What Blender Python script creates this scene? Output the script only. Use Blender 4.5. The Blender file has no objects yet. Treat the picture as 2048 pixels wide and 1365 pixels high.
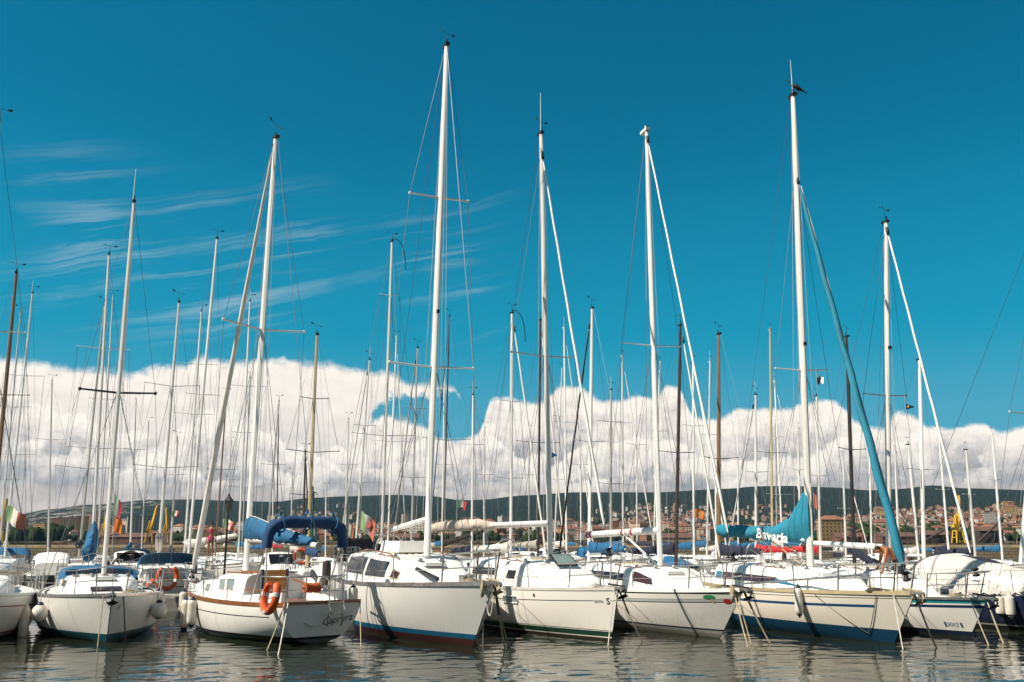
HAZE = 2.3e-5; SKYTINT = (.0, .78, .86); EXPO = 0.52
import bpy, math, random
import numpy as np
from mathutils import Vector, Matrix
rnd = random.Random(11)
sc = bpy.context.scene
COL = sc.collection
R = math.radians

# ------------------------------------------------------------------ camera
FPX = 1900.0; EYE = 2.3; TP = 402.5/FPX
PITCH = math.atan(TP); CP, SP = math.cos(PITCH), math.sin(PITCH)
cam_d = bpy.data.cameras.new('camera'); cam = bpy.data.objects.new('camera', cam_d); COL.objects.link(cam)
cam.location = (0, 0, EYE); cam.rotation_euler = (math.pi/2+PITCH, 0, 0)
cam_d.sensor_width = 36; cam_d.lens = FPX/2048*36; cam_d.clip_end = 30000; cam_d.clip_start = 0.1
sc.camera = cam

def ray(px, py):
    u = (px-1024)/FPX; v = (682.5-py)/FPX
    return Vector((u, CP-v*SP, SP+v*CP))
def at(px, py, Y):
    d = ray(px, py); t = Y/d.y
    return Vector((d.x*t, Y, EYE+d.z*t))
def onz(px, py, z=0.0):
    d = ray(px, py); t = (z-EYE)/d.z
    return Vector((d.x*t, d.y*t, z))
def proj(p):
    qz = p[2]-EYE; w = p[1]*CP+qz*SP; v = -p[1]*SP+qz*CP
    return (1024+FPX*p[0]/w, 682.5-FPX*v/w)

# ------------------------------------------------------------------ mesh builder
class MB:
    def __init__(s): s.v = []; s.f = []; s.uv = None; s.mi = []
    def add(s, vs, fs, mi=0):
        o = len(s.v); s.v += [tuple(p) for p in vs]
        s.f += [tuple(i+o for i in f) for f in fs]; s.mi += [mi]*len(fs)
    def box(s, c, d, rz=0.0, M=None, mi=0, taper=1.0):
        hx, hy, hz = d[0]/2, d[1]/2, d[2]/2
        P = []
        for z in (-1, 1):
            k = taper if z > 0 else 1.0
            for x, y in ((-1, -1), (1, -1), (1, 1), (-1, 1)):
                p = Vector((x*hx*k, y*hy*k, z*hz))
                if rz: p = Vector((p.x*math.cos(rz)-p.y*math.sin(rz), p.x*math.sin(rz)+p.y*math.cos(rz), p.z))
                if M is not None: p = M @ p
                P.append(p+Vector(c))
        s.add(P, [(3, 2, 1, 0), (4, 5, 6, 7), (0, 1, 5, 4), (1, 2, 6, 5), (2, 3, 7, 6), (3, 0, 4, 7)], mi)
    def loft(s, rings, closed=True, caps=True, mi=0):
        n = len(rings[0]); o = len(s.v)
        for r in rings: s.v += [tuple(p) for p in r]
        for i in range(len(rings)-1):
            for j in range(n if closed else n-1):
                k = (j+1) % n
                s.f.append((o+i*n+j, o+i*n+k, o+(i+1)*n+k, o+(i+1)*n+j)); s.mi.append(mi)
        if caps:
            s.f.append(tuple(o+j for j in reversed(range(n)))); s.mi.append(mi)
            s.f.append(tuple(o+(len(rings)-1)*n+j for j in range(n))); s.mi.append(mi)
    def tube(s, pts, r, n=6, caps=True, ell=None, mi=0, closed=False):
        pts = [Vector(p) for p in pts]; m = len(pts)
        rr = r if isinstance(r, (list, tuple)) else [r]*m
        rings = []; up = None
        for i, p in enumerate(pts):
            if closed: t = (pts[(i+1) % m]-pts[i-1])
            else: t = (pts[min(i+1, m-1)]-pts[max(i-1, 0)])
            t.normalize()
            if up is None:
                up = Vector((0, 0, 1)) if abs(t.z) < .9 else Vector((1, 0, 0))
            a = (up-t*up.dot(t)).normalized(); b = t.cross(a); up = a
            e = ell or (1, 1)
            rings.append([p+a*(rr[i]*e[0]*math.cos(2*math.pi*k/n))+b*(rr[i]*e[1]*math.sin(2*math.pi*k/n)) for k in range(n)])
        if closed: rings.append(rings[0]); caps = False
        s.loft(rings, True, caps, mi)
    def lathe(s, prof, o=(0, 0, 0), n=14, M=None, mi=0):
        rings = []
        for r, z in prof:
            ring = []
            for k in range(n):
                p = Vector((r*math.cos(2*math.pi*k/n), r*math.sin(2*math.pi*k/n), z))
                if M is not None: p = M @ p
                ring.append(p+Vector(o))
            rings.append(ring)
        s.loft(rings, True, True, mi)
    def ball(s, c, r, nu=10, nv=7, mi=0, M=None):
        rx, ry, rz = (r, r, r) if not isinstance(r, (tuple, list)) else r
        rings = []
        for i in range(nv+1):
            a = -math.pi/2+math.pi*i/nv; k = max(math.cos(a), .03)
            ring = []
            for j in range(nu):
                q = Vector((rx*k*math.cos(2*math.pi*j/nu), ry*k*math.sin(2*math.pi*j/nu), rz*math.sin(a)))
                if M is not None: q = M @ q
                ring.append(q+Vector(c))
            rings.append(ring)
        s.loft(rings, True, True, mi)
    def slab(s, grid, off, mi=0):
        # grid rows of points thickened by a vector or by function
        n = len(grid[0]); m = len(grid)
        f = [Vector(p) for r in grid for p in r]
        b = [p+(off(p) if callable(off) else Vector(off)) for p in f]
        o = len(s.v); s.v += [tuple(p) for p in f+b]; N = len(f)
        def q(*ix): s.f.append(tuple(o+i for i in ix)); s.mi.append(mi)
        for i in range(m-1):
            for j in range(n-1):
                a, c, d, e = i*n+j, i*n+j+1, (i+1)*n+j+1, (i+1)*n+j
                q(a, c, d, e); q(N+e, N+d, N+c, N+a)
        for j in range(n-1):
            q(j+1, j, N+j, N+j+1); k = (m-1)*n; q(k+j, k+j+1, N+k+j+1, N+k+j)
        for i in range(m-1):
            q(i*n, (i+1)*n, N+(i+1)*n, N+i*n); q((i+1)*n+n-1, i*n+n-1, N+i*n+n-1, N+(i+1)*n+n-1)
    def mesh(s, name, mats, smooth=True, ang=40):
        me = bpy.data.meshes.new(name); me.from_pydata(s.v, [], s.f)
        for m in (mats if isinstance(mats, (list, tuple)) else [mats]): me.materials.append(m)
        if any(s.mi): me.polygons.foreach_set('material_index', s.mi)
        if s.uv:
            uvl = me.uv_layers.new(name='UVMap')
            vi = np.zeros(len(me.loops), int); me.loops.foreach_get('vertex_index', vi)
            uvl.data.foreach_set('uv', np.array(s.uv, float)[vi].ravel())
        if smooth:
            me.polygons.foreach_set('use_smooth', [True]*len(me.polygons))
            if ang: me.set_sharp_from_angle(angle=R(ang))
        me.update()
        return me
    def build(s, name, mats, parent=None, smooth=True, ang=40):
        return link(name, s.mesh(name, mats, smooth, ang), parent)

def link(name, data, parent=None):
    o = bpy.data.objects.new(name, data); COL.objects.link(o)
    if parent is not None: o.parent = parent
    return o
def tag(o, label=None, cat=None, group=None, kind=None):
    if label: o['label'] = label
    if cat: o['category'] = cat
    if group: o['group'] = group
    if kind: o['kind'] = kind
    return o
def thing(name, label, cat, loc=(0, 0, 0), rz=0.0, group=None):
    o = link(name, None); o.location = loc; o.rotation_euler = (0, 0, rz); o.empty_display_size = .2
    return tag(o, label, cat, group)

# ------------------------------------------------------------------ materials
MATS = {}
def S(c):  # sRGB 0-255 -> linear
    return tuple((x/255/12.92 if x/255 <= .04045 else ((x/255+.055)/1.055)**2.4) for x in c)
class NT:
    dim2 = False
    def __init__(s, nt): s.nt = nt; s.N = nt.nodes; s.L = nt.links
    def n(s, t, **k):
        o = s.N.new(t)
        for a, b in k.items(): setattr(o, a, b)
        return o
    def set(s, sock, v):
        if isinstance(v, bpy.types.NodeSocket): s.L.new(v, sock)
        elif v is not None:
            if sock.type == 'RGBA' and len(v) == 3: v = (*v, 1)
            sock.default_value = v
    def math(s, op, a, b=None, c=None, clamp=False):
        o = s.n('ShaderNodeMath', operation=op); o.use_clamp = clamp
        s.set(o.inputs[0], a)
        if b is not None: s.set(o.inputs[1], b)
        if c is not None: s.set(o.inputs[2], c)
        return o.outputs[0]
    def mix(s, f, a, b, mode='MIX'):
        o = s.n('ShaderNodeMix', data_type='RGBA', blend_type=mode)
        s.set(o.inputs[0], f); s.set(o.inputs[6], a); s.set(o.inputs[7], b)
        return o.outputs[2]
    def noise(s, vec, scale, detail=4, rough=.55, dist=0.0, d3=False):
        o = s.n('ShaderNodeTexNoise'); o.noise_dimensions = '2D' if NT.dim2 and not d3 else '3D'; s.set(o.inputs['Vector'], vec)
        o.inputs['Scale'].default_value = scale; o.inputs['Detail'].default_value = detail
        o.inputs['Roughness'].default_value = rough; o.inputs['Distortion'].default_value = dist
        return o.outputs[0]
    def mr(s, v, a, b, c=0.0, d=1.0, smooth=False):
        o = s.n('ShaderNodeMapRange'); o.interpolation_type = 'SMOOTHSTEP' if smooth else 'LINEAR'
        for i, x in enumerate((v, a, b, c, d)): s.set(o.inputs[i], x)
        return o.outputs[0]
    def sep(s, v):
        o = s.n('ShaderNodeSeparateXYZ'); s.set(o.inputs[0], v); return o.outputs
    def comb(s, x, y, z):
        o = s.n('ShaderNodeCombineXYZ')
        for i, k in enumerate((x, y, z)): s.set(o.inputs[i], k)
        return o.outputs[0]
    def mapping(s, v, sc_=(1, 1, 1), loc=(0, 0, 0), rot=(0, 0, 0)):
        o = s.n('ShaderNodeMapping'); s.set(o.inputs[0], v)
        o.inputs['Scale'].default_value = sc_; o.inputs['Location'].default_value = loc; o.inputs['Rotation'].default_value = rot
        return o.outputs[0]
    def bump(s, h, strength, dist=.01):
        o = s.n('ShaderNodeBump'); o.inputs['Strength'].default_value = strength; o.inputs['Distance'].default_value = dist
        s.set(o.inputs['Height'], h); return o.outputs[0]
def newmat(name):
    m = bpy.data.materials.new(name); m.use_nodes = True
    t = NT(m.node_tree); b = t.N['Principled BSDF']
    return m, t, b
def pbr(name, col, rough=.5, metal=0.0, var=.12, vs=3.0, bump=0.0, bs=40.0, stretch=(1, 1, 1), dirt=None, coat=0.0, spec=.5):
    if name in MATS: return MATS[name]
    m, t, b = newmat(name)
    co = t.n('ShaderNodeTexCoord').outputs['Object']
    v = t.mapping(co, stretch)
    nz = t.noise(v, vs, 5, .6)
    c = t.mix(t.mr(nz, .3, .7), tuple(x*(1-var) for x in col), tuple(min(1, x*(1+var*.6)) for x in col))
    if dirt:
        d = t.noise(t.mapping(co, (6, 6, .9)), 2.2, 6, .65)
        c = t.mix(t.mr(d, .56, .8, 0, dirt[1]), c, dirt[0])
    t.set(b.inputs['Base Color'], c)
    t.set(b.inputs['Roughness'], t.mr(nz, .3, .7, max(rough-.06, .02), rough+.08))
    b.inputs['Metallic'].default_value = metal; b.inputs['Coat Weight'].default_value = coat
    b.inputs['Specular IOR Level'].default_value = spec
    if bump: t.set(b.inputs['Normal'], t.bump(t.noise(v, bs, 4, .6), bump))
    MATS[name] = m
    return m
WHITE = (.80, .775, .73)
M_deck = pbr('deck gelcoat', (.80, .775, .73), .45, var=.07, vs=2, bump=.08, bs=120, dirt=((.45, .40, .33), .35))
M_cab = pbr('coachroof gelcoat', (.82, .80, .765), .35, var=.05, vs=1.5, dirt=((.5, .45, .38), .3))
M_alu = pbr('mast aluminium white', (.78, .77, .74), .38, .0, var=.1, vs=1.2, dirt=((.35, .3, .24), .35), stretch=(1, 1, .3))
M_silver = pbr('mast aluminium silver', (.70, .68, .64), .38, .12, var=.15, vs=1.2, dirt=((.3, .27, .22), .3), stretch=(1, 1, .3))
M_grey = pbr('mast aluminium grey', (.46, .45, .42), .4, .3, var=.15, vs=1.2, dirt=((.22, .2, .16), .3), stretch=(1, 1, .3))
M_brown = pbr('mast varnished brown', (.20, .115, .05), .45, var=.35, vs=2, stretch=(3, 3, .25))
M_tan = pbr('mast gold anodised', (.50, .40, .24), .4, .15, var=.2, vs=1.5, stretch=(2, 2, .25))
M_black = pbr('mast black', (.028, .024, .022), .4, var=.3, vs=2)
M_dkbrown = pbr('mast dark brown', (.05, .032, .026), .4, var=.3, vs=2)
M_steel = pbr('stainless steel', (.55, .53, .50), .25, .85, var=.2, vs=4)
M_wire = pbr('rigging wire', (.11, .115, .12), .45, .3, var=.2)
M_wirel = pbr('rigging wire pale', (.42, .38, .36), .5, .2, var=.2)
M_rope = pbr('rope tan', (.42, .34, .22), .85, var=.35, vs=9, bump=.4, bs=90)
M_roped = pbr('rope dark', (.09, .075, .055), .85, var=.35, vs=9, bump=.4, bs=90)
M_ropew = pbr('rope white', (.66, .61, .53), .85, var=.25, vs=9, bump=.4, bs=90)
M_blue = pbr('canvas blue', (.008, .105, .235), .8, var=.25, vs=1.6, bump=.8, bs=7)
M_royal = pbr('canvas royal blue', (.007, .045, .135), .8, var=.3, vs=1.6, bump=.8, bs=7)
M_teal = pbr('canvas teal', (.010, .19, .285), .8, var=.25, vs=1.8, bump=.8, bs=7)
M_navy = pbr('canvas navy', (.012, .016, .038), .85, var=.3, vs=2, bump=.7, bs=7)
M_tancv = pbr('canvas beige', (.50, .43, .36), .85, var=.18, vs=2, bump=.8, bs=7)
M_grycv = pbr('canvas grey', (.38, .35, .31), .85, var=.2, vs=2, bump=.35, bs=5)
M_whcv = pbr('canvas white', (.56, .52, .485), .8, var=.12, vs=2, bump=.8, bs=7)
M_redcv = pbr('canvas red', (.45, .012, .022), .8, var=.2, vs=2, bump=.3, bs=5)
M_blkcv = pbr('canvas black', (.016, .012, .012), .85, var=.3, vs=2, bump=.5, bs=7)
M_maroon = pbr('canvas maroon', (.16, .02, .025), .8, var=.2, vs=2, bump=.3, bs=5)
M_jib = pbr('sailcloth', (.70, .66, .60), .7, var=.15, vs=3, bump=.3, bs=8)
M_wood = pbr('varnished teak', (.24, .085, .030), .3, var=.35, vs=3, stretch=(1, 6, 6), coat=.3)
M_woodl = pbr('varnished pale mahogany', (.62, .29, .05), .3, var=.25, vs=3, stretch=(6, 6, 1), coat=.3)
M_dark = pbr('black plastic', (.012, .012, .012), .5, var=.3)
M_glass = pbr('smoked acrylic', (.010, .015, .022), .14, var=.2, vs=2, spec=.22)
M_glassb = pbr('brown acrylic', (.05, .028, .035), .15, var=.2, vs=2, spec=.25)
M_hatch = pbr('hatch acrylic', (.20, .26, .25), .12, var=.15)
M_orange = pbr('lifebuoy orange', (.68, .095, .016), .5, var=.15, vs=4)
M_band = pbr('reflective band', (.72, .72, .70), .4, var=.1)
M_fend = pbr('fender vinyl', (.68, .63, .54), .5, var=.18, vs=3, dirt=((.3, .24, .16), .5))
M_fblue = pbr('fender end blue', (.012, .025, .075), .5, var=.2)
M_redp = pbr('red plastic', (.38, .015, .02), .5, var=.2)
M_yel = pbr('crane yellow', (.70, .40, .012), .6, var=.25, vs=.2)
M_skin = pbr('skin tanned', (.36, .135, .06), .5, var=.15, vs=6)
M_short = pbr('shorts dark', (.014, .016, .03), .85, var=.2)
M_hair = pbr('hair dark', (.02, .014, .01), .7, var=.3)
M_feather = pbr('feathers dark', (.02, .018, .018), .7, var=.4, vs=20)
M_green = pbr('paint green', (.02, .22, .09), .6, var=.2)
M_conc = pbr('pontoon concrete', (.30, .28, .25), .9, var=.3, vs=.7, bump=.3, bs=12)

def hullmat(name, base, stripes=(), bottoms=(), rough=.32, dirt=.16):
    """stripes: (v0, v1, colour, x0, x1) below the sheer in metres; bottoms: (z, colour) below that height."""
    m, t, b = newmat(name)
    tc = t.n('ShaderNodeTexCoord'); co = tc.outputs['Object']
    u, v, _ = t.sep(tc.outputs['UV']); x, y, z = t.sep(co)
    nz = t.noise(co, 1.3, 5, .6)
    c = t.mix(t.mr(nz, .3, .7), tuple(k*.95 for k in base), base)
    streak = t.noise(t.mapping(co, (7, 7, .6)), 2.0, 6, .7)
    low = t.mr(z, .15, .9, 1, .12)
    c = t.mix(t.math('MULTIPLY', t.mr(streak, .48, .78, 0, dirt), low), c, (.30, .26, .20))
    for v0, v1, colr, x0, x1 in stripes:
        k = t.math('MULTIPLY', t.math('GREATER_THAN', v, v0), t.math('LESS_THAN', v, v1))
        k = t.math('MULTIPLY', k, t.math('MULTIPLY', t.math('GREATER_THAN', u, x0), t.math('LESS_THAN', u, x1)))
        c = t.mix(k, c, colr)
    for zz, colr in bottoms:
        c = t.mix(t.math('LESS_THAN', z, zz), c, t.mix(t.mr(streak, .3, .7), tuple(k*.75 for k in colr), colr))
    # weed line at the water
    c = t.mix(t.math('MULTIPLY', t.mr(z, .0, .07, 1, 0), t.mr(streak, .3, .6, .3, 1)), c, (.03, .035, .02))
    t.set(b.inputs['Base Color'], c); b.inputs['Roughness'].default_value = rough
    b.inputs['Coat Weight'].default_value = .15; b.inputs['Coat Roughness'].default_value = .15
    t.set(b.inputs['Normal'], t.bump(t.noise(co, 2.2, 2, .5), .06, .02))
    return m

# ------------------------------------------------------------------ hull
class Hull:
    def __init__(s, L, B, fb, fs, rb, rs, tr=.72, trw=.5, tm=.42, sag=.07, dep=.45, qd=1.85, qw=1.5, wl=.86, flare=.8):
        s.__dict__.update(L=L, B=B, fb=fb, fs=fs, rb=rb, rs=rs, tr=tr, trw=trw, tm=tm, sag=sag, dep=dep, qd=qd, qw=qw, wl=wl, fl=flare)
        s.Lw = L-rb-rs; s.bow = s.Lw/2+rb; s.stern = -s.Lw/2-rs
    def zs(s, t): return s.fs+(s.fb-s.fs)*t**1.6-s.sag*4*t*(1-t)
    @staticmethod
    def plan(t, tm, tr, q):
        if t < tm: return tr+(1-tr)*math.sin(math.pi/2*t/tm)
        return max(0., 1-((t-tm)/(1-tm))**q)
    def half(s, t, z):
        zs = s.zs(t)
        bd = s.B/2*s.plan(t, s.tm, s.tr, s.qd)+.012
        bw = s.B/2*s.wl*s.plan(t, s.tm, s.trw, s.qw)+.008
        if z >= 0:
            k = min(1, z/zs); return bw+(bd-bw)*math.sin(k**s.fl*math.pi/2)**.9
        d = s.dk(t); k = min(1, -z/max(d, .01)); return bw*math.sqrt(max(0., 1-k*k))
    def dk(s, t): return .06+s.dep*math.sin(math.pi*min(1, t*.9+.12))
    def x(s, t, z):
        xb = s.Lw/2+s.rb*max(-.4, z/s.fb); xs = -s.Lw/2-s.rs*max(-.2, z/s.fs)
        return xs+(xb-xs)*t
    def pt(s, t, z, side): return Vector((s.x(t, z), side*s.half(t, z), z))
    def t_at(s, x, z):
        xb = s.Lw/2+s.rb*max(-.4, z/s.fb); xs = -s.Lw/2-s.rs*max(-.2, z/s.fs)
        return min(1, max(0, (x-xs)/(xb-xs)))
    def edge(s, x, side, inset=0.0, dz=0.0):   # point on the sheer at x
        t = .5
        for _ in range(6): t = s.t_at(x, s.zs(t))
        p = s.pt(t, s.zs(t), side); p.y -= side*min(inset, abs(p.y)); p.z += dz
        return p
    def deckz(s, x): return s.edge(x, 1).z
    def skin(s, x, v, side, off=.004):        # point on the topsides v below the sheer
        t = .5
        for _ in range(6): t = s.t_at(x, s.zs(t)-v)
        z = s.zs(t)-v; p = s.pt(t, z, side)
        e = .03; a = s.pt(min(1, t+.01), z, side)-s.pt(max(0, t-.01), z, side); b = s.pt(t, z+e, side)-s.pt(t, z-e, side)
        n = a.cross(b).normalized()
        if n.y*side < 0: n = -n
        return p+n*off
    def mesh(s, nst=30, na=12, nb=5):
        m = MB(); uv = []
        ts = [1-(1-i/(nst-1))**1.25 for i in range(nst)]; ts = [0.5*a+0.5*i/(nst-1) for i, a in enumerate(ts)]
        rows = []
        for t in ts:
            zs, d = s.zs(t), s.dk(t)
            zz = [zs*(1-i/na) for i in range(na)]+[-d*math.sin(math.pi/2*i/nb) for i in range(nb+1)]
            col = [s.pt(t, z, 1) for z in zz]+[s.pt(t, z, -1) for z in reversed(zz[:-1])]
            zu = zz+list(reversed(zz[:-1]))
            rows.append(col); uv += [(p.x, zs-z) for p, z in zip(col, zu)]
        m.loft(rows, closed=False, caps=False)
        n = len(rows[0])
        for j in range(n//2): m.f.append((j, j+1, n-2-j, n-1-j)); m.mi.append(0)
        m.f = [f if len(set(f)) == 4 else tuple(dict.fromkeys(f)) for f in m.f]
        m.uv = uv
        return m
    def deck(s, nst=26, inset=.015, dz=-.012):
        g = []
        for i in range(nst):
            t = i/(nst-1)*.995; z = s.zs(t); b = s.half(t, z)-inset; b = max(b, .004); x = s.x(t, z)
            g.append([Vector((x, b*k, z+dz+.05*(1-k*k))) for k in (1, .6, 0, -.6, -1)])
        m = MB(); m.loft(g, closed=False, caps=False); return m

class Boat:
    def __init__(s, name, label, cat, hull, loc, th, group=None):
        s.h = hull; s.root = thing(name, label, cat, loc, th, group)
        s.loc = Vector(loc); s.th = th; s.c, s.sn = math.cos(th), math.sin(th)
    def w(s, p): return Vector((s.loc.x+p[0]*s.c-p[1]*s.sn, s.loc.y+p[0]*s.sn+p[1]*s.c, s.loc.z+p[2]))
    def l(s, p):
        dx, dy = p[0]-s.loc.x, p[1]-s.loc.y
        return Vector((dx*s.c+dy*s.sn, -dx*s.sn+dy*s.c, p[2]-s.loc.z))
    def part(s, mb, name, mat, parent=None, **k): return mb.build(name, mat, parent or s.root, **k)
    # --- components -------------------------------------------------
    def shell(s, hm, dm=None, rail=None, rail_h=.05, fine=True):
        s.part(s.h.mesh(*( (34, 12, 5) if fine else (16, 6, 3))), 'hull', hm, ang=35)
        s.part(s.h.deck(26 if fine else 12), 'deck', dm or M_deck)
        if rail is not None:
            for sd in (1, -1):
                m = MB(); rings = []
                n = 30 if fine else 12
                for i in range(n):
                    t = i/(n-1)*.992; z = s.h.zs(t); y = s.h.half(t, z); x = s.h.x(t, z)
                    rings.append([(x, sd*(y+.012), z-.035), (x, sd*(y+.012), z+rail_h), (x, sd*max(.002, y-.035), z+rail_h), (x, sd*max(.002, y-.035), z-.035)])
                m.loft(rings); s.part(m, 'toe_rail', rail, ang=30)
    def cabin(s, secs, mat=None, name='coachroof', n=5):
        """secs: (x, half width, height)"""
        s.secs = secs; rings = []
        K = 7
        for i in range(len(secs)-1):
            for k in range(n):
                f = k/n; f2 = f*f*(3-2*f)
                a, b = secs[i], secs[i+1]
                rings.append(s.csec(a[0]+(b[0]-a[0])*f, a[1]+(b[1]-a[1])*f2, a[2]+(b[2]-a[2])*f2))
        rings.append(s.csec(*secs[-1]))
        m = MB(); m.loft(rings, closed=False, caps=True); return s.part(m, name, mat or M_cab, ang=42)
    CP = ((1, 0), (.975, .3), (.93, .62), (.885, .84), (.82, .95), (.7, 1.0), (.4, 1.045), (0, 1.06))
    def csec(s, x, w, h):
        z0 = s.h.deckz(x)-.01
        L = [Vector((x, w*a, z0+h*b)) for a, b in s.CP]
        return L+[Vector((p.x, -p.y, p.z)) for p in reversed(L[:-1])]
    def cwh(s, x):
        q = sorted(s.secs)
        for a, b in zip(q, q[1:]):
            if a[0] <= x <= b[0]:
                f = (x-a[0])/(b[0]-a[0]); f = f*f*(3-2*f); return a[1]+(b[1]-a[1])*f, a[2]+(b[2]-a[2])*f
        return (q[0][1:] if x < q[0][0] else q[-1][1:])
    def cside(s, x, k, side, off=.006):
        w, h = s.cwh(x); z0 = s.h.deckz(x)-.01
        P = s.CP[:5]; zt = k
        for a, b in zip(P, P[1:]):
            if a[1] <= zt <= b[1]+1e-6:
                f = (zt-a[1])/(b[1]-a[1]); y = a[0]+(b[0]-a[0])*f; break
        else: y = P[-1][0]
        return Vector((x, side*(w*y+off), z0+h*zt+off*.3))
    def ctop(s, x, y=0):
        w, h = s.cwh(x); return s.h.deckz(x)-.01+h*(1.06-.1*min(1, abs(y)/max(w, .1))**2)
    def window(s, x0, x1, k0, k1, mat=None, sides=(1, -1), skew=0.0, name='window', frame=None, n=6):
        for sd in sides:
            g = [[s.cside(x0+(x1-x0)*i/n+skew*(k-k0)/(k1-k0), k, sd, .009) for i in range(n+1)] for k in (k0, (k0+k1)/2, k1)]
            m = MB(); m.slab(g, (0, -sd*.03, 0)); w = s.part(m, name, mat or M_glass, smooth=False)
            if frame:
                P = [s.cside(x0+(x1-x0)*i/n, k0, sd, .009) for i in range(n+1)]+[s.cside(x1+skew-(x1-x0)*i/n, k1, sd, .009) for i in range(n+1)]
                f = MB(); f.tube(P, .016, 6, closed=True); f.build('window_frame', frame, w)
    def rod(s, pts, r, name, mat, n=6, parent=None):
        m = MB(); m.tube(pts, r, n); return s.part(m, name, mat, parent)
    def stanchions(s, xs, hgt=.6, mat=None, sides=(1, -1), line=True, pull=True, push=True, r=.013, pulpit_len=1.25):
        mat = mat or M_steel; H = s.h
        for sd in sides:
            for x in xs:
                p = H.edge(x, sd, .06); q = p+Vector((0, sd*.02, hgt)); s.rod([p, q], r, 'stanchion', mat)
        bowx = H.bow-.05
        xa = bowx-pulpit_len
        if pull:
            m = MB(); L = []
            for sd in (1, -1):
                a = H.edge(xa, sd, .05); b = H.edge(bowx-.45, sd, .03)
                m.tube([a, a+Vector((.10, 0, hgt))], r*1.15); m.tube([b, b+Vector((.22, sd*.03, hgt+.03))], r*1.15)
                L.append((a+Vector((.10, 0, hgt)), b+Vector((.22, sd*.03, hgt+.03))))
            tip = Vector((bowx+.12, 0, H.deckz(bowx-.05)+hgt+.05))
            m.tube([L[0][0], L[0][1], tip+Vector((-.05, .12, 0)), tip, tip+Vector((-.05, -.12, 0)), L[1][1], L[1][0]], r*1.2)
            mid = [p-Vector((.06, 0, hgt*.48)) for p in (L[0][0], L[0][1], L[1][1], L[1][0])]
            m.tube(mid[:2], r); m.tube(mid[2:], r)
            s.part(m, 'pulpit', mat)
        if push:
            xb = H.stern+.12; m = MB(); pts = []
            for k in range(9):
                a = math.pi*k/8; yb = H.edge(xb+.1, 1, .08).y
                x = xb+.9*(1-math.sin(a)**.6) ; y = yb*math.cos(a); pts.append(Vector((x, y, H.deckz(xb)+hgt)))
            m.tube(pts, r*1.2); m.tube([p-Vector((0, 0, hgt*.45)) for p in pts], r)
            for k in (0, 2, 6, 8): m.tube([pts[k], pts[k]-Vector((0, 0, hgt))], r*1.1)
            s.part(m, 'pushpit', mat)
        if line and xs:
            for sd in sides:
                m = MB(); allx = [xa+.1]+sorted(xs, reverse=True)+([H.stern+1.0] if push else [])
                for fz in (1.0, .52):
                    pts = []
                    for x in allx: pts.append(H.edge(x, sd, .05)+Vector((0, sd*.02, hgt*fz-.02)))
                    m.tube(pts, .0055, 4, caps=False)
                s.part(m, 'lifeline', M_wirel)
    def rig(s, base, top, r=.075, mat=None, spr=(), wire=None, fs_from=1.0, jib=None, bow_x=None, back=True, halyards=2, vane=True, antenna=0.0,
            wr=.0055, spr_mat=None, seg=10, lower=True, sprr=.02, fine=True, light=None, slot=True):
        H = s.h; B = s.l(base); T = s.l(top); s.mb, s.mt = B, T
        mat = mat or M_alu; wire = wire or M_wire
        ax = (T-B).normalized(); Lm = (T-B).length
        P = lambda f: B+(T-B)*f
        m = MB(); ks = (0, .15, .4, .65, .85, 1)
        rr = [r*(1, 1, 1, .97, .88, .7)[i] for i in range(6)]
        m.tube([P(k) for k in ks], rr, seg, ell=(1.25, .85))
        if fine and slot: m.tube([P(.08)+Vector((-r*1.22, 0, 0)), P(.8)+Vector((-r*1.15, 0, 0)), P(.97)+Vector((-r*.8, 0, 0))], r*.16, 4)
        mast = s.part(m, 'mast', mat)
        # masthead
        m = MB(); m.box(T+Vector((-.03, 0, .02)), (r*3.2, r*1.3, r*.9)); m.tube([T+Vector((.02, 0, 0)), T+Vector((.03, 0, .14))], r*.28, 6); m.ball(T+Vector((.03, 0, .17)), r*.34, 6, 5)
        m.build('masthead_fitting', M_dark if fine else mat, mast)
        if vane:
            m = MB(); c = T+Vector((-.05, .03, .42)); m.tube([T+Vector((-.05, .03, .02)), c], .007, 5)
            m.tube([c+Vector((.16, -.24, -.02)), c+Vector((-.12, .20, .02))], .006, 5)
            m.slab([[c+Vector((-.10, .17, .0)), c+Vector((-.18, .29, .03))], [c+Vector((-.10, .17, .05)), c+Vector((-.18, .29, .11))]], (.006, .004, 0))
            for a in (0, 2.1, 4.2): m.ball(c+Vector((.16+.05*math.cos(a), -.24+.05*math.sin(a), .0)), .02, 5, 4)
            m.build('wind_vane', M_dark, mast)
        if antenna:
            m = MB(); m.tube([T+Vector((.04, -.03, 0)), T+Vector((.04, -.03, antenna))], [.016, .008], 5)
            m.build('antenna', M_alu, mast)
        cp = [H.edge(B.x-.12, sd, .09) for sd in (1, -1)]
        tips = []
        for f, hw in spr:
            c = P(f); row = []
            for sd in (1, -1):
                e = c+Vector((-.14*hw, sd*hw, .07*hw))
                mm = MB(); mm.tube([c+Vector((0, sd*r*.6, 0)), e], [sprr*1.25, sprr], 6, ell=(.8, 1.5)); mm.ball(e, sprr*1.7, 6, 4); mm.build('spreader', spr_mat or mat, mast)
                row.append(e)
            tips.append(row)
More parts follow.
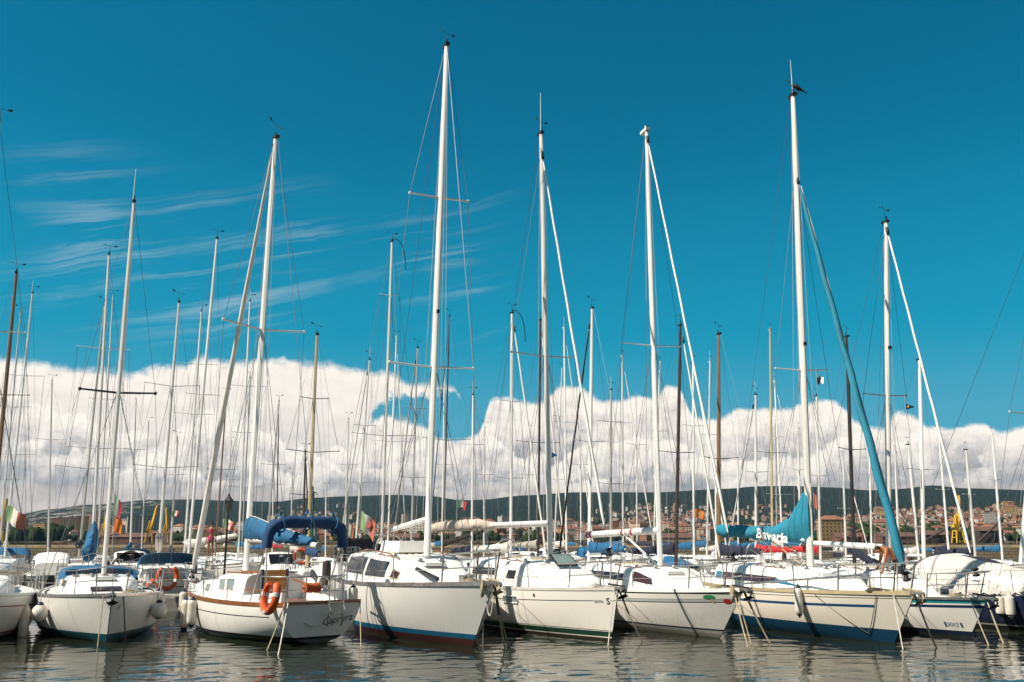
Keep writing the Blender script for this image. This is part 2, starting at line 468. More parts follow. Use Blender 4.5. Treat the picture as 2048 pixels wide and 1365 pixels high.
        for i, sd in enumerate((1, -1)):
            pts = [cp[i]]+[row[i] for row in tips]+[P(fs_from if fs_from < .97 else .985)+Vector((0, sd*r*.6, 0))]
            s.rod(pts, wr, 'shroud', wire, 4)
            if lower and tips:
                s.rod([cp[i]+Vector((.25, 0, 0)), P(spr[0][0])+Vector((0, sd*r*.7, -.05))], wr, 'shroud', wire, 4)
                if fine: s.rod([cp[i]+Vector((-.4, 0, 0)), P(spr[0][0])+Vector((0, sd*r*.7, -.08))], wr, 'shroud', wire, 4)
        bx = bow_x if bow_x is not None else H.bow-.18
        bp = Vector((bx, 0, H.deckz(min(bx, H.bow-.1))+.05)); ft = P(fs_from)+Vector((r*1.1, 0, -.03))
        s.fs0, s.fs1 = bp, ft
        if back: s.rod([P(1.0)+Vector((-r*1.5, 0, 0)), Vector((H.stern+.08, 0, H.deckz(H.stern+.1)+.05))], wr, 'backstay', wire, 4)
        if fs_from < .97 and fine and jib is None: s.rod([ft, bp], wr, 'forestay', wire, 4)
        if jib is None: s.rod([ft, bp], wr, 'forestay', wire, 4)
        else:
            q = lambda f: bp+(ft-bp)*f
            s.rod([bp, ft], wr, 'forestay', wire, 4)
            j0, j1 = jib.get('f0', .07), jib.get('f1', .93); n = 34 if fine else 8
            a, b = jib['r']
            m = MB(); rings = []
            d = (ft-bp).normalized(); e1 = d.cross(Vector((0, 1, 0))).normalized(); e2 = d.cross(e1)
            prv = random.Random(int(abs(base[0]*100))); bul = jib.get('bulge', 0)
            for i in range(n+1):
                f = i/n; rad = a+(b-a)*f+bul*math.sin(math.pi*min(1, f*1.02))*a
                if i == 0: rad *= .5
                if i == n: rad *= .5
                sag = -math.sin(math.pi*f)*jib.get('sag', .03)
                c = q(j0+(j1-j0)*f)+e1*sag; ring = []
                for k in range(8):
                    an = 2*math.pi*k/8+f*jib.get('twist', 14); w = rad*(1+.16*math.cos(an*1-f*40)+.06*prv.uniform(-1, 1))
                    th = 2*math.pi*k/8
                    ring.append(c+e1*(w*math.cos(th))+e2*(w*math.sin(th)))
                rings.append(ring)
            m.loft(rings); s.part(m, 'furled_jib', jib['mat'], ang=60)
            if jib.get('edge') is not None:
                m = MB(); m.tube([q(j0+(j1-j0)*i/12)+e1*(-.02)+e2*(-(a+(b-a)*i/12)*.98) for i in range(13)], .018, 5); s.part(m, 'sail_edge', jib['edge'])
            m = MB(); c = q(j0*.55); M3 = d.to_track_quat('Z', 'Y').to_matrix()
            m.lathe([(.05, -.10), (.09, -.09), (.09, -.06), (.05, -.05), (.05, .05), (.09, .06), (.09, .09), (.05, .10)], c, 10, M3); s.part(m, 'furling_drum', M_dark)
            if fine:
                m = MB(); m.lathe([(.035, -.14), (.05, -.12), (.05, .12), (.035, .14)], q(j1+.02), 8, M3); s.part(m, 'swivel', M_dark)
        for k in range(halyards):
            dx = r*(1.5+1.2*k)*(1 if k % 2 else -1); s.rod([P(.05)+Vector((dx*1.2, (.1+.05*k)*(1 if k % 2 else -1), 0)), P(.99)+Vector((r*(.9 if dx > 0 else -.9), 0, 0))], wr*.9, 'halyard', M_wirel, 4)
        if light is not None:
            m = MB(); m.box(P(light)+Vector((r*1.6, 0, 0)), (.08, .07, .09)); m.build('deck_light', M_dark, mast)
        return mast
    def pf(s, py):   # fraction of the mast at picture height
        lo, hi = 0, 1
        for _ in range(30):
            mid = (lo+hi)/2; y = proj(s.w(s.mbL+(s.mtL-s.mbL)*mid))[1]
            if y > py: lo = mid
            else: hi = mid
        return lo
    def setmast(s, base, top): s.mbL, s.mtL = s.l(base), s.l(top)
    def boom(s, a, b, r=.06, mat=None, cover=None, prof=None, wid=.13, zoff=.06, wr=.03, seed=1, under=.10, cf=(.02, .98), name='sail_cover'):
        """a gooseneck, b end (local). prof: list of (f, height above boom) for the cover."""
        a, b = Vector(a), Vector(b); m = MB(); m.tube([a, a+(b-a)*.5, b], [r, r, r*.92], 10); bo = s.part(m, 'boom', mat or M_alu)
        m = MB(); dd = (b-a).normalized(); m.tube([b, b+dd*.05], r*1.08, 10); m.build('boom_end', M_grey, bo)
        if cover is not None:
            rr = random.Random(seed); m = MB(); rings = []; n = 40; d = (b-a).normalized(); sd = d.cross(Vector((0, 0, 1))).normalized()
            prof = prof or [(0, .42), (.25, .3), (.7, .2), (1, .14)]
            fold = [rr.uniform(-1, 1) for _ in range(99)]
            for i in range(n+1):
                f = cf[0]+(cf[1]-cf[0])*i/n
                for (f0, h0), (f1, h1) in zip(prof, prof[1:]):
                    if min(max(f, prof[0][0]), prof[-1][0]) <= f1+1e-6: g = (min(max(f, prof[0][0]), prof[-1][0])-f0)/(f1-f0); g = g*g*(3-2*g); h = h0+(h1-h0)*g; break
                c = a+(b-a)*f; ring = []
                hw = wid*(.75+.25*min(1, h/.3))*(1+.1*fold[i]) ; k0 = .9 if i in (0, n) else 1
                lo = -under*(1+.25*fold[i+41])
                for k in range(14):
                    th = 2*math.pi*k/14; y = hw*math.cos(th)*(1-.35*max(0, math.sin(th)))*k0
                    z = (lo+h)/2+(h-lo)/2*math.sin(th)*k0
                    y += wr*(math.sin(9*f*math.pi+3*z*5+fold[k])*.6+.4*fold[(i*3+k) % 97])*.7
                    z += wr*.5*fold[(i*5+k*7) % 97]
                    ring.append(c+sd*y+Vector((0, 0, z)))
                rings.append(ring)
            m.loft(rings); return s.part(m, name, cover, ang=60)
    def hatch(s, x, w, l, mat=None, y=0, lift=0.0, h=.035):
        z = s.ctop(x, y)
        m = MB()
        if lift:
            a = R(lift); M3 = Matrix.Rotation(-a, 3, 'Y')
            c = Vector((x, y, z+.05))+M3 @ Vector((-l/2, 0, 0))*0
            m.box(c+M3 @ Vector((-l/2, 0, .02)), (l, w, .03), M=M3); hp = s.part(m, 'hatch', M_dark, smooth=False)
            g = MB(); g.box(c+M3 @ Vector((-l/2, 0, .045)), (l*.86, w*.86, .02), M=M3); g.box(c+M3 @ Vector((-l/2, 0, -.005)), (l*.86, w*.86, .02), M=M3); g.build('hatch_glass', mat or M_hatch, hp, smooth=False)
        else:
            m.box((x, y, z+h/2), (l, w, h+.03)); hp = s.part(m, 'hatch', M_cab, smooth=False)
            g = MB(); g.box((x, y, z+h+.018), (l*.82, w*.82, .012)); g.build('hatch_glass', mat or M_hatch, hp, smooth=False)
    def cockpit(s, x0, x1, w, h=.28, tiller=True, wheel=False):
        z = s.h.deckz((x0+x1)/2)
        for sd in (1, -1):
            rings = []; m = MB()
            for i in range(7):
                x = x0+(x1-x0)*i/6; e = s.h.edge(x, sd).y*sd; y = min(w, e-.22); hh = h*(.55+.45*i/6)
                rings.append([(x, sd*(y+.10), z), (x, sd*(y+.06), z+hh), (x, sd*(y-.06), z+hh), (x, sd*(y-.10), z)])
            m.loft(rings); s.part(m, 'cockpit_coaming', M_cab)
        m = MB(); m.box(((x0+x1)/2, 0, z+.045), (abs(x1-x0)*.9, w*1.1, .02)); s.part(m, 'cockpit_floor', M_wood, smooth=False)
        for sd in (1, -1):
            m = MB(); c = Vector((x0+(x1-x0)*.55, sd*(w-.02), z+h*.8)); m.lathe([(.08, 0), (.06, .05), (.055, .1), (.075, .14), (.06, .15)], c, 10); s.part(m, 'winch', M_steel)
        if wheel:
            m = MB(); c = Vector((x0+.9, 0, z+.85)); M3 = Matrix.Rotation(math.pi/2, 3, 'Y')
            m.tube([c+M3 @ Vector((.42*math.cos(a), .42*math.sin(a), 0)) for a in [k*2*math.pi/24 for k in range(24)]], .016, 6, closed=True)
            for k in range(6): a = k*math.pi/3; m.tube([c, c+M3 @ Vector((.42*math.cos(a), .42*math.sin(a), 0))], .008, 5)
            s.part(m, 'steering_wheel', M_steel)
            m = MB(); m.box(c+Vector((.12, 0, -.42)), (.2, .22, .84), taper=.8); s.part(m, 'pedestal', M_cab)
        elif tiller:
            m = MB(); m.tube([(s.h.stern+.25, 0, z+.3), (s.h.stern+.8, 0, z+.45), (s.h.stern+1.5, 0, z+.55)], [.035, .03, .022], 6); s.part(m, 'tiller', M_wood)
    def anchor(s, mat=None, dx=0):
        H = s.h; b = Vector((H.bow+.02+dx, 0, H.deckz(H.bow-.1)))
        m = MB(); m.box(b+Vector((-.02, 0, .02)), (.55, .13, .05)); m.tube([b+Vector((.22, -.07, -.0)), b+Vector((.22, .07, 0))], .05, 8); s.part(m, 'bow_roller', M_steel)
        m = MB(); m.tube([b+Vector((-.5, 0, .10)), b+Vector((.22, 0, .07)), b+Vector((.30, 0, -.08)), b+Vector((.20, 0, -.2))], .022, 6)
        m.loft([[b+Vector((.22, -.14, -.16)), b+Vector((.26, 0, -.10)), b+Vector((.22, .14, -.16))], [b+Vector((-.02, -.03, -.24)), b+Vector((-.02, 0, -.22)), b+Vector((-.02, .03, -.24))]])
        s.part(m, 'anchor', mat or M_dark)
    def dodger(s, x0, x1, w, h, mat, clear=True, wz=None):
        z0 = s.ctop(x1)-.02 if wz is None else wz; rings = []
        for i in range(9):
            f = i/8; x = x1+(x0-x1)*f; hh = h*math.sin(min(1, .12+f*1.05)*math.pi/2)**.7; r = []
            for k in range(13):
                a = math.pi*k/12; y = w*math.copysign(abs(math.cos(a))**.5, math.cos(a)); z = hh*math.sin(a)**.45 if 0 < k < 12 else 0
                r.append(Vector((x, y, z0+z+(0 if 0 < k < 12 else -.15))))
            rings.append(r)
        m = MB(); m.slab(rings, lambda p: Vector((-.01, 0, -.012))); d = s.part(m, 'spray_hood', mat)
        if clear:
            m = MB()
            for i in (1,):
                g = [[rings[i][k]+(rings[i+2][k]-rings[i][k])*f+Vector((.02, 0, .02)) for k in range(3, 10)] for f in (0, .5, 1)]
                m.slab(g, (0, 0, -.012))
            m.build('spray_hood_window', M_glass, d)
        return d
    def text(s, txt, size, mapf, mat, name='lettering', parent=None, shear=0.0, bold=0.0, sx=1.0):
        c = bpy.data.curves.new('t', 'FONT'); c.body = txt; c.size = size; c.shear = shear; c.offset = bold; c.resolution_u = 3
        o = bpy.data.objects.new('t', c); COL.objects.link(o); bpy.context.view_layer.update()
        me = bpy.data.meshes.new_from_object(o.evaluated_get(bpy.context.evaluated_depsgraph_get()))
        bpy.data.objects.remove(o); bpy.data.curves.remove(c)
        for v in me.vertices: v.co = mapf(v.co.x*sx, v.co.y)
        me.materials.clear(); me.materials.append(mat); me.name = name
        return link(name, me, parent or s.root)
# ================================================================== foreground boats
def solve_a(stem, m, z, px, sgn=1):
    best = None
    for k in range(160, 361):
        a = R(k*.25); p = Vector((stem.x-sgn*math.cos(a)*m, stem.y+math.sin(a)*m, z))
        e = abs(proj(p)[0]-px)
        if best is None or e < best[0]: best = (e, a)
    return best[1]
def fg(name, label, stem_px, tip_px, mb, mt, L, B, fs, m, rs=.35, a=None, fb0=1.2, rb=None, **hk):
    st = onz(*stem_px, 0)
    a = a if a is not None else solve_a(st, m, 1.5, mb[0])
    d = Vector((math.cos(a), -math.sin(a), 0))
    rbv, fbv = .5, fb0
    for _ in range(40):
        q = proj(st+d*rbv+Vector((0, 0, fbv)))
        fbv += (q[1]-tip_px[1])*.006
        if rb is None: rbv += (tip_px[0]-q[0])*.008
        else: rbv = rb
    rbv = min(1.3, max(.15, rbv))
    h = Hull(L, B, fbv, fs, rbv, rs, **hk)
    b = Boat(name, label, 'sailboat', h, st-d*h.Lw/2, -a, None)
    mx = h.Lw/2-m
    lo, hi = .6, 2.6
    for _ in range(30):
        z = (lo+hi)/2
        if proj(b.w((mx, 0, z)))[1] > mb[1]: lo = z
        else: hi = z
    b.mx, b.mz = mx, z; b.base = b.w((mx, 0, z)); b.top = at(mt[0], mt[1], b.base.y); b.setmast(b.base-Vector((0, 0, .02)), b.top)
    print('FG', label[:34], 'a=%.1f rb=%.2f fb=%.2f mastz=%.2f deck=%.2f base' % (math.degrees(a), rbv, fbv, z, h.deckz(mx)), tuple(round(k) for k in proj(b.base)), 'H=%.1f' % b.top.z)
    return b
def xat(b, px, y, z):
    lo, hi = b.h.stern-2, b.h.bow+2; s0 = proj(b.w((lo, y, z)))[0] < proj(b.w((hi, y, z)))[0]
    for _ in range(40):
        mid = (lo+hi)/2
        if (proj(b.w((mid, y, z)))[0] < px) == s0: lo = mid
        else: hi = mid
    return lo
def xskin(b, px, v, side=-1):
    lo, hi = b.h.stern+.5, b.h.bow-.02
    for _ in range(40):
        mid = (lo+hi)/2
        if proj(b.w(b.h.skin(mid, v, side)))[0] < px: lo = mid
        else: hi = mid
    return lo
def xcab(b, px, k=.5, side=-1):
    q = [p[0] for p in b.secs]; lo, hi = min(q), max(q)
    for _ in range(40):
        mid = (lo+hi)/2
        if proj(b.w(b.cside(mid, k, side)))[0] < px: lo = mid
        else: hi = mid
    return lo
def disc(b, x, v, rx, ry, mat, name='sticker', side=-1, parent=None):
    m = MB(); n = 16
    for r0, r1 in ((0, .5), (.5, 1)):
        g = [[b.h.skin(x+rx*r*math.cos(2*math.pi*k/n), v+ry*r*math.sin(2*math.pi*k/n), side, .006) for k in range(n+1)] for r in (max(r0, .01), r1)]
        m.loft(g, closed=False, caps=False)
    return b.part(m, name, mat, parent)
RA = Vector
# ---- boat with blue spray hood, bow on
hm = hullmat('hull white blue boot', (.79, .765, .72), bottoms=[(.20, (.008, .085, .12))])
b1 = fg('sailboat', 'white sloop lying bow-on with teal waterline band, black spreaders and blue canvas spray hood', (213, 1286), (207, 1190), (207, 1152), (268, 405), 8.3, 3.15, 1.0, 3.3, rb=.55, tr=.7, qd=2.3, qw=1.7, flare=.6)
b1.shell(hm, rail=M_steel, rail_h=.035)
hb = b1.h; X = b1.mx; ch = b1.mz-hb.deckz(X)
b1.cabin([(X-3.0, .95, ch*.95), (X-1.5, 1.0, ch*1.0), (X+.1, .92, ch*.96), (X+1.0, .72, ch*.62), (X+1.75, .45, .05)])
b1.window(X-2.6, X-.4, .4, .75, M_glassb)
m = MB(); g = [[RA((X+1.32+.28*k, y, hb.deckz(X+1.3)-.01+(ch*.62)*(.62-.26*k)+.035)) for y in (-.36, -.15, .15, .36)] for k in (0, 1)]
m.slab(g, (0, 0, -.02)); b1.part(m, 'front_window', M_glassb, smooth=False)
b1.hatch(X+.55, .5, .5)
b1.stanchions([X+.3, X-1.3, X-2.6], .6)
b1.anchor(); b1.cockpit(X-3.0, hb.stern+.3, .85)
b1.dodger(X-3.1, X-1.7, 1.05, .40, M_blue, wz=b1.ctop(X-1.7)-.20)
b1.rig(b1.base-Vector((0, 0, .02)), b1.top, .075, M_silver, [(b1.pf(786), .98)], spr_mat=M_dark, sprr=.032, fs_from=.985, halyards=3, vane=False, antenna=1.0)
# ---- wooden railed boat lying stern-on
hm = hullmat('hull white green boot', (.81, .79, .745), stripes=[(.26, .285, (.02, .02, .025), -3.0, 9)], bottoms=[(.16, (.012, .014, .02)), (.10, (.10, .13, .11))], dirt=.22)
sw = onz(634, 1287, 0)
a2 = solve_a(sw, 3.9, 1.5, 492)
h2 = Hull(7.9, 2.55, 1.12, .90, .9, .22, tr=.78, trw=.16, tm=.46, wl=.84, flare=.62, sag=.09)
d2 = Vector((-math.cos(a2), math.sin(a2), 0)); print('caprera a', math.degrees(a2))
b2 = Boat('sailboat', 'white sloop lying stern-on with varnished toe rail, orange horseshoe buoy and royal blue canopy', 'sailboat', h2, sw+d2*h2.Lw/2, math.pi-a2)
b2.shell(hm, rail=M_wood, rail_h=.06)
X = -h2.Lw/2+3.95; b2.base = b2.w((X, 0, 1.42)); b2.top = at(551, 277, b2.base.y); b2.setmast(b2.base, b2.top)
b2.cabin([(X-1.75, .88, .66), (X-.9, .90, .66), (X-.1, .86, .60), (X+.25, .80, .40), (X+1.4, .66, .34), (X+2.1, .46, .22), (X+2.5, .3, .04)])
b2.window(X-1.15, X-.80, .42, .80, M_hatch, skew=.06, frame=M_grey); b2.window(X-.62, X-.3, .42, .80, M_hatch, skew=.06, frame=M_grey); b2.window(X+.55, X+.85, .35, .75, M_hatch, frame=M_steel)
z0 = h2.deckz(X-1.75)
m = MB(); m.box((X-1.78, .05, z0+.36), (.06, .62, .80)); dr = b2.part(m, 'companionway_door', M_woodl, smooth=False)
m = MB()
for k in range(5): m.box((X-1.815, .05, z0+.06+k*.155), (.012, .58, .012))
m.build('door_slats', M_wood, dr, smooth=False)
for sd in (1, -1):
    m = MB(); m.box((X-1.79, .05+sd*.34, z0+.36), (.07, .05, .84)); m.build('door_frame', M_royal, dr, smooth=False)
m = MB(); m.box((X-1.2, .05, z0+.70), (1.15, .74, .05)); b2.part(m, 'companionway_hatch', M_wood, smooth=False)
for sd in (1, -1):
    m = MB(); m.tube([(X-1.7, sd*.62, b2.ctop(X-1.6, .6)+.03), (X-.2, sd*.60, b2.ctop(X-.3, .6)+.05)], .022, 6); b2.part(m, 'grab_rail', M_wood)
b2.cockpit(X-1.8, h2.stern+.4, .80, .30)
m = MB(); m.box((X-2.35, .78, h2.deckz(X-2.3)+.31), (1.0, .2, .035)); b2.part(m, 'cockpit_seat', M_wood, smooth=False)
b2.stanchions([X+1.2, X-.2, X-1.6], .55, push=False, pulpit_len=1.0)
# pushpit with three corner frames
m = MB(); tp = []
for k in range(11):
    f = k/10; y = .95-1.9*f; x = h2.stern+.12+.5*abs(2*f-1)**3; tp.append(RA((x, y, h2.deckz(h2.stern+.2)+.62)))
tp = [RA((h2.stern+1.1, 1.06, tp[0].z))]+tp+[RA((h2.stern+1.1, -1.06, tp[0].z))]
m.tube(tp, .016, 8)
for k in (0, 2, 4, 8, 10, 12): m.tube([tp[k], tp[k]-Vector((0, 0, .64))], .014, 6)
m.tube([p-Vector((0, 0, .3)) for p in tp[:5]], .012, 6); m.tube([p-Vector((0, 0, .3)) for p in tp[8:]], .012, 6)
b2.part(m, 'pushpit', M_steel)
m = MB(); m.box((h2.x(0, h2.zs(0))+.03, 0, h2.zs(0)+.035), (.10, 2*h2.half(0, h2.zs(0)), .07)); b2.part(m, 'transom_rail', M_wood)
# stern ladder
m = MB(); zt = h2.deckz(h2.stern+.1); xs = h2.stern-.10
for y in (-.08, -.46):
    m.tube([(xs+.28, y, zt+.50), (xs+.12, y, zt+.58), (xs-.02, y, zt+.50), (xs-.03, y, zt-.05), (xs+.02, y, zt-.45), (xs+.06, y, zt-.5)], .017, 7)
    m.tube([(xs-.0, y, zt-.0), (xs-.12, y, zt-.16), (xs-.10, y, zt-.24)], .02, 6)
for k in range(3): m.tube([(xs-.02+.02*k, -.08, zt+.30-.27*k), (xs-.02+.02*k, -.46, zt+.30-.27*k)], .014, 6)
b2.part(m, 'boarding_ladder', M_steel)
# cord reel of orange line on the rail
m = MB(); cr = RA((h2.stern+.22, .20, zt+.36)); My = Matrix.Rotation(math.pi/2, 3, 'X')
m.lathe([(.115, -.19), (.12, -.16), (.105, -.1), (.12, -.04), (.105, .03), (.12, .09), (.12, .17), (.11, .19)], cr, 12, My); rl = b2.part(m, 'cord_reel', pbr('orange cord', (.50, .10, .02), .8, bump=.5, bs=80))
m = MB(); m.lathe([(.02, -.27), (.02, .27)], cr, 8, My); m.build('reel_axle', M_steel, rl)
b2.rig(b2.base, b2.top, .085, M_alu, [(b2.pf(660), 1.22)], fs_from=.985, halyards=3, antenna=0, wr=.007,
       jib=dict(mat=M_jib, r=(.082, .034), f0=.03, f1=.985, bulge=.2, twist=40, sag=.02), sprr=.03)
ge = b2.mb+(b2.mt-b2.mb)*b2.pf(1078); be = b2.l(at(636, 1092, 22.5))
b2.boom(ge, be, .075, M_alu, M_blue, [(0, .60), (.12, .56), (.5, .34), (1, .16)], wid=.15, wr=.03, seed=4, cf=(-.02, .93), under=.04)
m = MB(); m.tube([ge+(be-ge)*f+Vector((0, 0, h+.02)) for f, h in ((0, .6), (.12, .56), (.3, .45), (.5, .36), (.7, .25))], .012, 5); b2.part(m, 'cover_zip', M_ropew)
# folded canopy on its frame
xc = h2.stern+.95; zc = h2.deckz(xc); pts = []
for k in range(17):
    a = math.pi*k/16; y = 1.02*math.copysign(abs(math.cos(a))**.60, math.cos(a)); z = zc+1.38+.54*math.sin(a)**.62 if 0 < k < 16 else zc+1.30
    pts.append(RA((xc, y, z)))
m = MB(); rings = []
for i, p in enumerate(pts):
    t = (pts[min(i+1, 16)]-pts[max(i-1, 0)]).normalized(); e2 = Vector((1, 0, 0)); e1 = t.cross(e2)
    rr = [(.135 if 1 < i < 15 else .105)*(1+.12*math.sin(i*2.1)+.05*math.sin(i*4.7+q*3)+.10*rnd.uniform(-1, 1))*(1.15*abs(math.cos(q))+.0+.85*(1-abs(math.cos(q)))) for q in [2*math.pi*k/12 for k in range(12)]]
    rings.append([p+e1*(rr[k]*.95*math.cos(2*math.pi*k/12))+e2*(rr[k]*1.3*math.sin(2*math.pi*k/12)) for k in range(12)])
m.loft(rings); bm_ = b2.part(m, 'folded_canopy', M_royal, ang=60)
for k in (5, 8, 11):
    m = MB(); p = pts[k]; t = (pts[k+1]-pts[k-1]).normalized(); e1 = t.cross(Vector((1, 0, 0)))
    m.tube([p+e1*(.2*math.cos(q))+Vector((.25*math.sin(q), 0, 0)) for q in [2*math.pi*j/14 for j in range(14)]], .02, 5, closed=True); m.tube([p+Vector((0, 0, .18)), p+Vector((0, 0, .30))], .035, 5); m.tube([p+Vector((0, 0, -.18)), p+Vector((0, 0, -.30))], .035, 5); m.build('canvas_strap', M_blue, bm_)
for sd in (1, -1):
    for dx in (-.02, .35):
        m = MB(); m.tube([(xc+dx*2.2, sd*1.02, zc-.02), (xc+dx*.2, sd*1.02, zc+1.35)], .018, 7); b2.part(m, 'canopy_frame_leg', M_steel)
# name on the transom
def tmap(x, y):
    z = .40+y+x*.12; yy = -.04-x
    return Vector((h2.x(0, z)-.006, yy, z))
b2.text('Caprera', .24, tmap, M_navy, 'boat_name', shear=.3, sx=1.0)
for y in (.25, -.12, -.22):
    m = MB(); z = .14; m.lathe([(.028, -.01), (.035, .0), (.028, .012)], (h2.x(0, z)-.002, y, z), 8, Matrix.Rotation(math.pi/2, 3, 'Y')); b2.part(m, 'drain_outlet', M_dark)
m = MB(); m.tube([(h2.x(0, .5)-.02, .42, .50), (h2.x(0, .45)-.05, .25, .40), (h2.x(0, .45)-.04, .05, .44)], .016, 6); b2.part(m, 'transom_rope', M_ropew)

# ---- tall white sloop with blue and red bottom
hm = hullmat('hull white blue red', (.745, .73, .70), bottoms=[(.30, (.01, .13, .25)), (.19, (.075, .022, .022))], dirt=.34)
b3 = fg('sailboat', 'tall white sloop with blue band over dark red bottom, highest mast in the harbour', (945, 1296), (988, 1168), (853, 1114), (893, 92), 9.9, 3.2, 1.28, 3.35, tr=.8, rs=.3)
b3.shell(hm, rail=M_steel, rail_h=.06)
hb = b3.h; X = b3.mx; ch = b3.mz-hb.deckz(X)
b3.cabin([(X-4.3, 1.12, ch*1.12), (X-2.6, 1.2, ch*1.2), (X-.2, 1.12, ch*1.02), (X+.9, .9, ch*.5), (X+1.75, .5, .06)])
xa, xb_ = X-4.0, X-3.0
xc_ = lambda q: xcab(b3, q)
b3.window(xc_(694), xc_(728), .28, .86, M_glass, skew=.14, n=8); b3.window(xc_(732), xc_(770), .26, .84, M_glass, skew=.14, n=8); b3.window(xc_(782), xc_(796), .30, .70, M_glassb, skew=.06, frame=M_tan)
m = MB(); m.box((X-1.9, 0, b3.ctop(X-1.9)+.13), (1.9, .95, .30), taper=.9); b3.part(m, 'sea_hood', M_cab, ang=30)
for sd in (1, -1):
    m = MB(); m.tube([(X-3.9, sd*.82, b3.ctop(X-3.9, .85)+.0), (X-2.8, sd*.84, b3.ctop(X-2.8, .85)+.07), (X-.6, sd*.80, b3.ctop(X-.6, .8)+.07), (X-.35, sd*.78, b3.ctop(X-.35, .8))], .02, 6); b3.part(m, 'grab_rail', M_wood)
b3.hatch(X+.5, .55, .55)
m = MB(); m.tube([(X+.9, -.55, hb.deckz(X+1)+.36), (X+2.1, -.42, hb.deckz(X+2)+.13)], .055, 8); b3.part(m, 'spinnaker_pole', M_dark)
b3.cockpit(X-4.4, hb.stern+.3, .95, wheel=True); b3.anchor(M_tan)
m = MB(); c = RA((hb.bow-1.1, -.12, hb.deckz(hb.bow-1.1))); m.lathe([(.11, 0), (.12, .03), (.07, .06), (.07, .16), (.12, .19), (.12, .22)], c, 12); m.box(c+Vector((-.28, 0, .09)), (.3, .24, .2)); b3.part(m, 'anchor_windlass', M_steel)
b3.stanchions([X+1.2, X-.6, X-2.2, X-3.7], .66, pulpit_len=1.5, r=.016)
b3.rig(b3.base-Vector((0, 0, .02)), b3.top, .098, M_alu, [(b3.pf(735), 1.2), (b3.pf(396), .86)], fs_from=.985, halyards=4, antenna=0, wr=.007, light=.45, sprr=.028)
ge = b3.mb+(b3.mt-b3.mb)*b3.pf(1038); b3.boom(ge, b3.l(at(786, 1059, 27.5)), .075, M_alu)
m = MB(); m.tube([ge+(b3.l(at(786, 1059, 27.5))-ge)*.9, RA((hb.stern+1.5, 0, hb.deckz(hb.stern+1.5)+.35))], .012, 5); m.tube([ge+(b3.l(at(786, 1059, 27.5))-ge)*.55, RA((X-2.6, 0, b3.ctop(X-2.6)+.02))], .012, 5); b3.part(m, 'mainsheet', M_rope)

# ---- white sloop with green boot stripe, hatch open
hm = hullmat('hull cream green boot', (.80, .765, .70), stripes=[(.27, .292, (.03, .035, .03), -9, 2.55), (.27, .292, (.03, .035, .03), 3.42, 3.62)], bottoms=[(.235, (.015, .03, .02)), (.22, (.8, .78, .72)), (.205, (.012, .055, .028)), (.085, (.7, .68, .62)), (.055, (.035, .015, .015))], dirt=.22)
b4 = fg('sailboat', 'cream sloop with dark green boot stripe and its grey glass fore hatch propped open', (1223, 1282), (1237, 1178), (1101, 1122), (1082, 268), 8.9, 2.85, 1.15, 3.15, tr=.82, rs=.2)
xA = -9; xB = xskin(b4, 1187, .28); xC = xskin(b4, 1221, .28); xD = xskin(b4, 1231, .28)
hm = hullmat('hull cream green boot fitted', (.80, .765, .70), stripes=[(.27, .292, (.03, .035, .03), xA, xB), (.27, .292, (.03, .035, .03), xC, xD)], bottoms=[(.235, (.015, .03, .02)), (.22, (.8, .78, .72)), (.205, (.012, .055, .028)), (.085, (.7, .68, .62)), (.055, (.035, .015, .015))], dirt=.22)
b4.shell(hm, rail=M_whcv, rail_h=.035)
hb = b4.h; X = b4.mx; ch = b4.mz-hb.deckz(X)
b4.cabin([(X-3.6, 1.0, ch*1.05), (X-1.6, 1.06, ch*1.08), (X+.0, .98, ch*.98), (X+.8, .86, ch*.72), (X+1.7, .6, ch*.42), (X+2.15, .4, .05)])
b4.window(X-.75, X-.28, .35, .66, M_dark, sides=(-1, 1), skew=.05); b4.window(X-3.2, X-1.4, .42, .68, M_glass)
b4.hatch(X+1.0, .62, .56, M_hatch, lift=-32); b4.hatch(X-1.0, .5, .5)
xw = xskin(b4, 1020, .28)
for sd in (-1, 1):
    g = [[hb.skin(xw+.30*i-.0, v, sd, .008) for i in (-1, -.5, 0, .5, 1)] for v in (.20, .37)]
    m = MB(); m.slab(g, (0, -sd*.02, 0)); w = b4.part(m, 'hull_window', M_hatch, smooth=False)
    P = [hb.skin(xw-.30, .20, sd, .01), hb.skin(xw+.30, .20, sd, .01), hb.skin(xw+.33, .285, sd, .01), hb.skin(xw+.30, .37, sd, .01), hb.skin(xw-.30, .37, sd, .01), hb.skin(xw-.33, .285, sd, .01)]
    m = MB(); m.tube(P, .022, 6, closed=True); m.build('window_frame', M_cab, w)
xk = xskin(b4, 1068, .2); disc(b4, xk, .16, .035, .045, M_dark, 'skin_fitting')
b4.anchor(M_dark); b4.cockpit(X-3.7, hb.stern+.25, .9, wheel=True)
b4.stanchions([X+.75, X-.9, X-2.4], .62, pulpit_len=1.35, r=.014)
b4.rig(b4.base-Vector((0, 0, .02)), b4.top, .085, M_silver, [(b4.pf(713), 1.02)], spr_mat=M_grey, fs_from=b4.pf(318), halyards=3, antenna=1.3, wr=.006,
       jib=dict(mat=M_alu, r=(.038, .032), f0=.12, f1=.99, twist=0, sag=.0))
ge = b4.mb+(b4.mt-b4.mb)*b4.pf(1047); be = b4.l(at(862, 1056, 28.5))
b4.boom(ge, be, .085, M_silver, M_tancv, [(0, .10), (.45, .10), (.6, .20), (.9, .17), (1, .10)], wid=.13, wr=.03, seed=9, cf=(.44, 1.0), under=.13)
t0 = X+2.75
xt = xskin(b4, 1189, .3)
M_lett = pbr('lettering dark green', (.012, .028, .02), .5)
XS = xskin(b4, 1212.5, .3)-xt
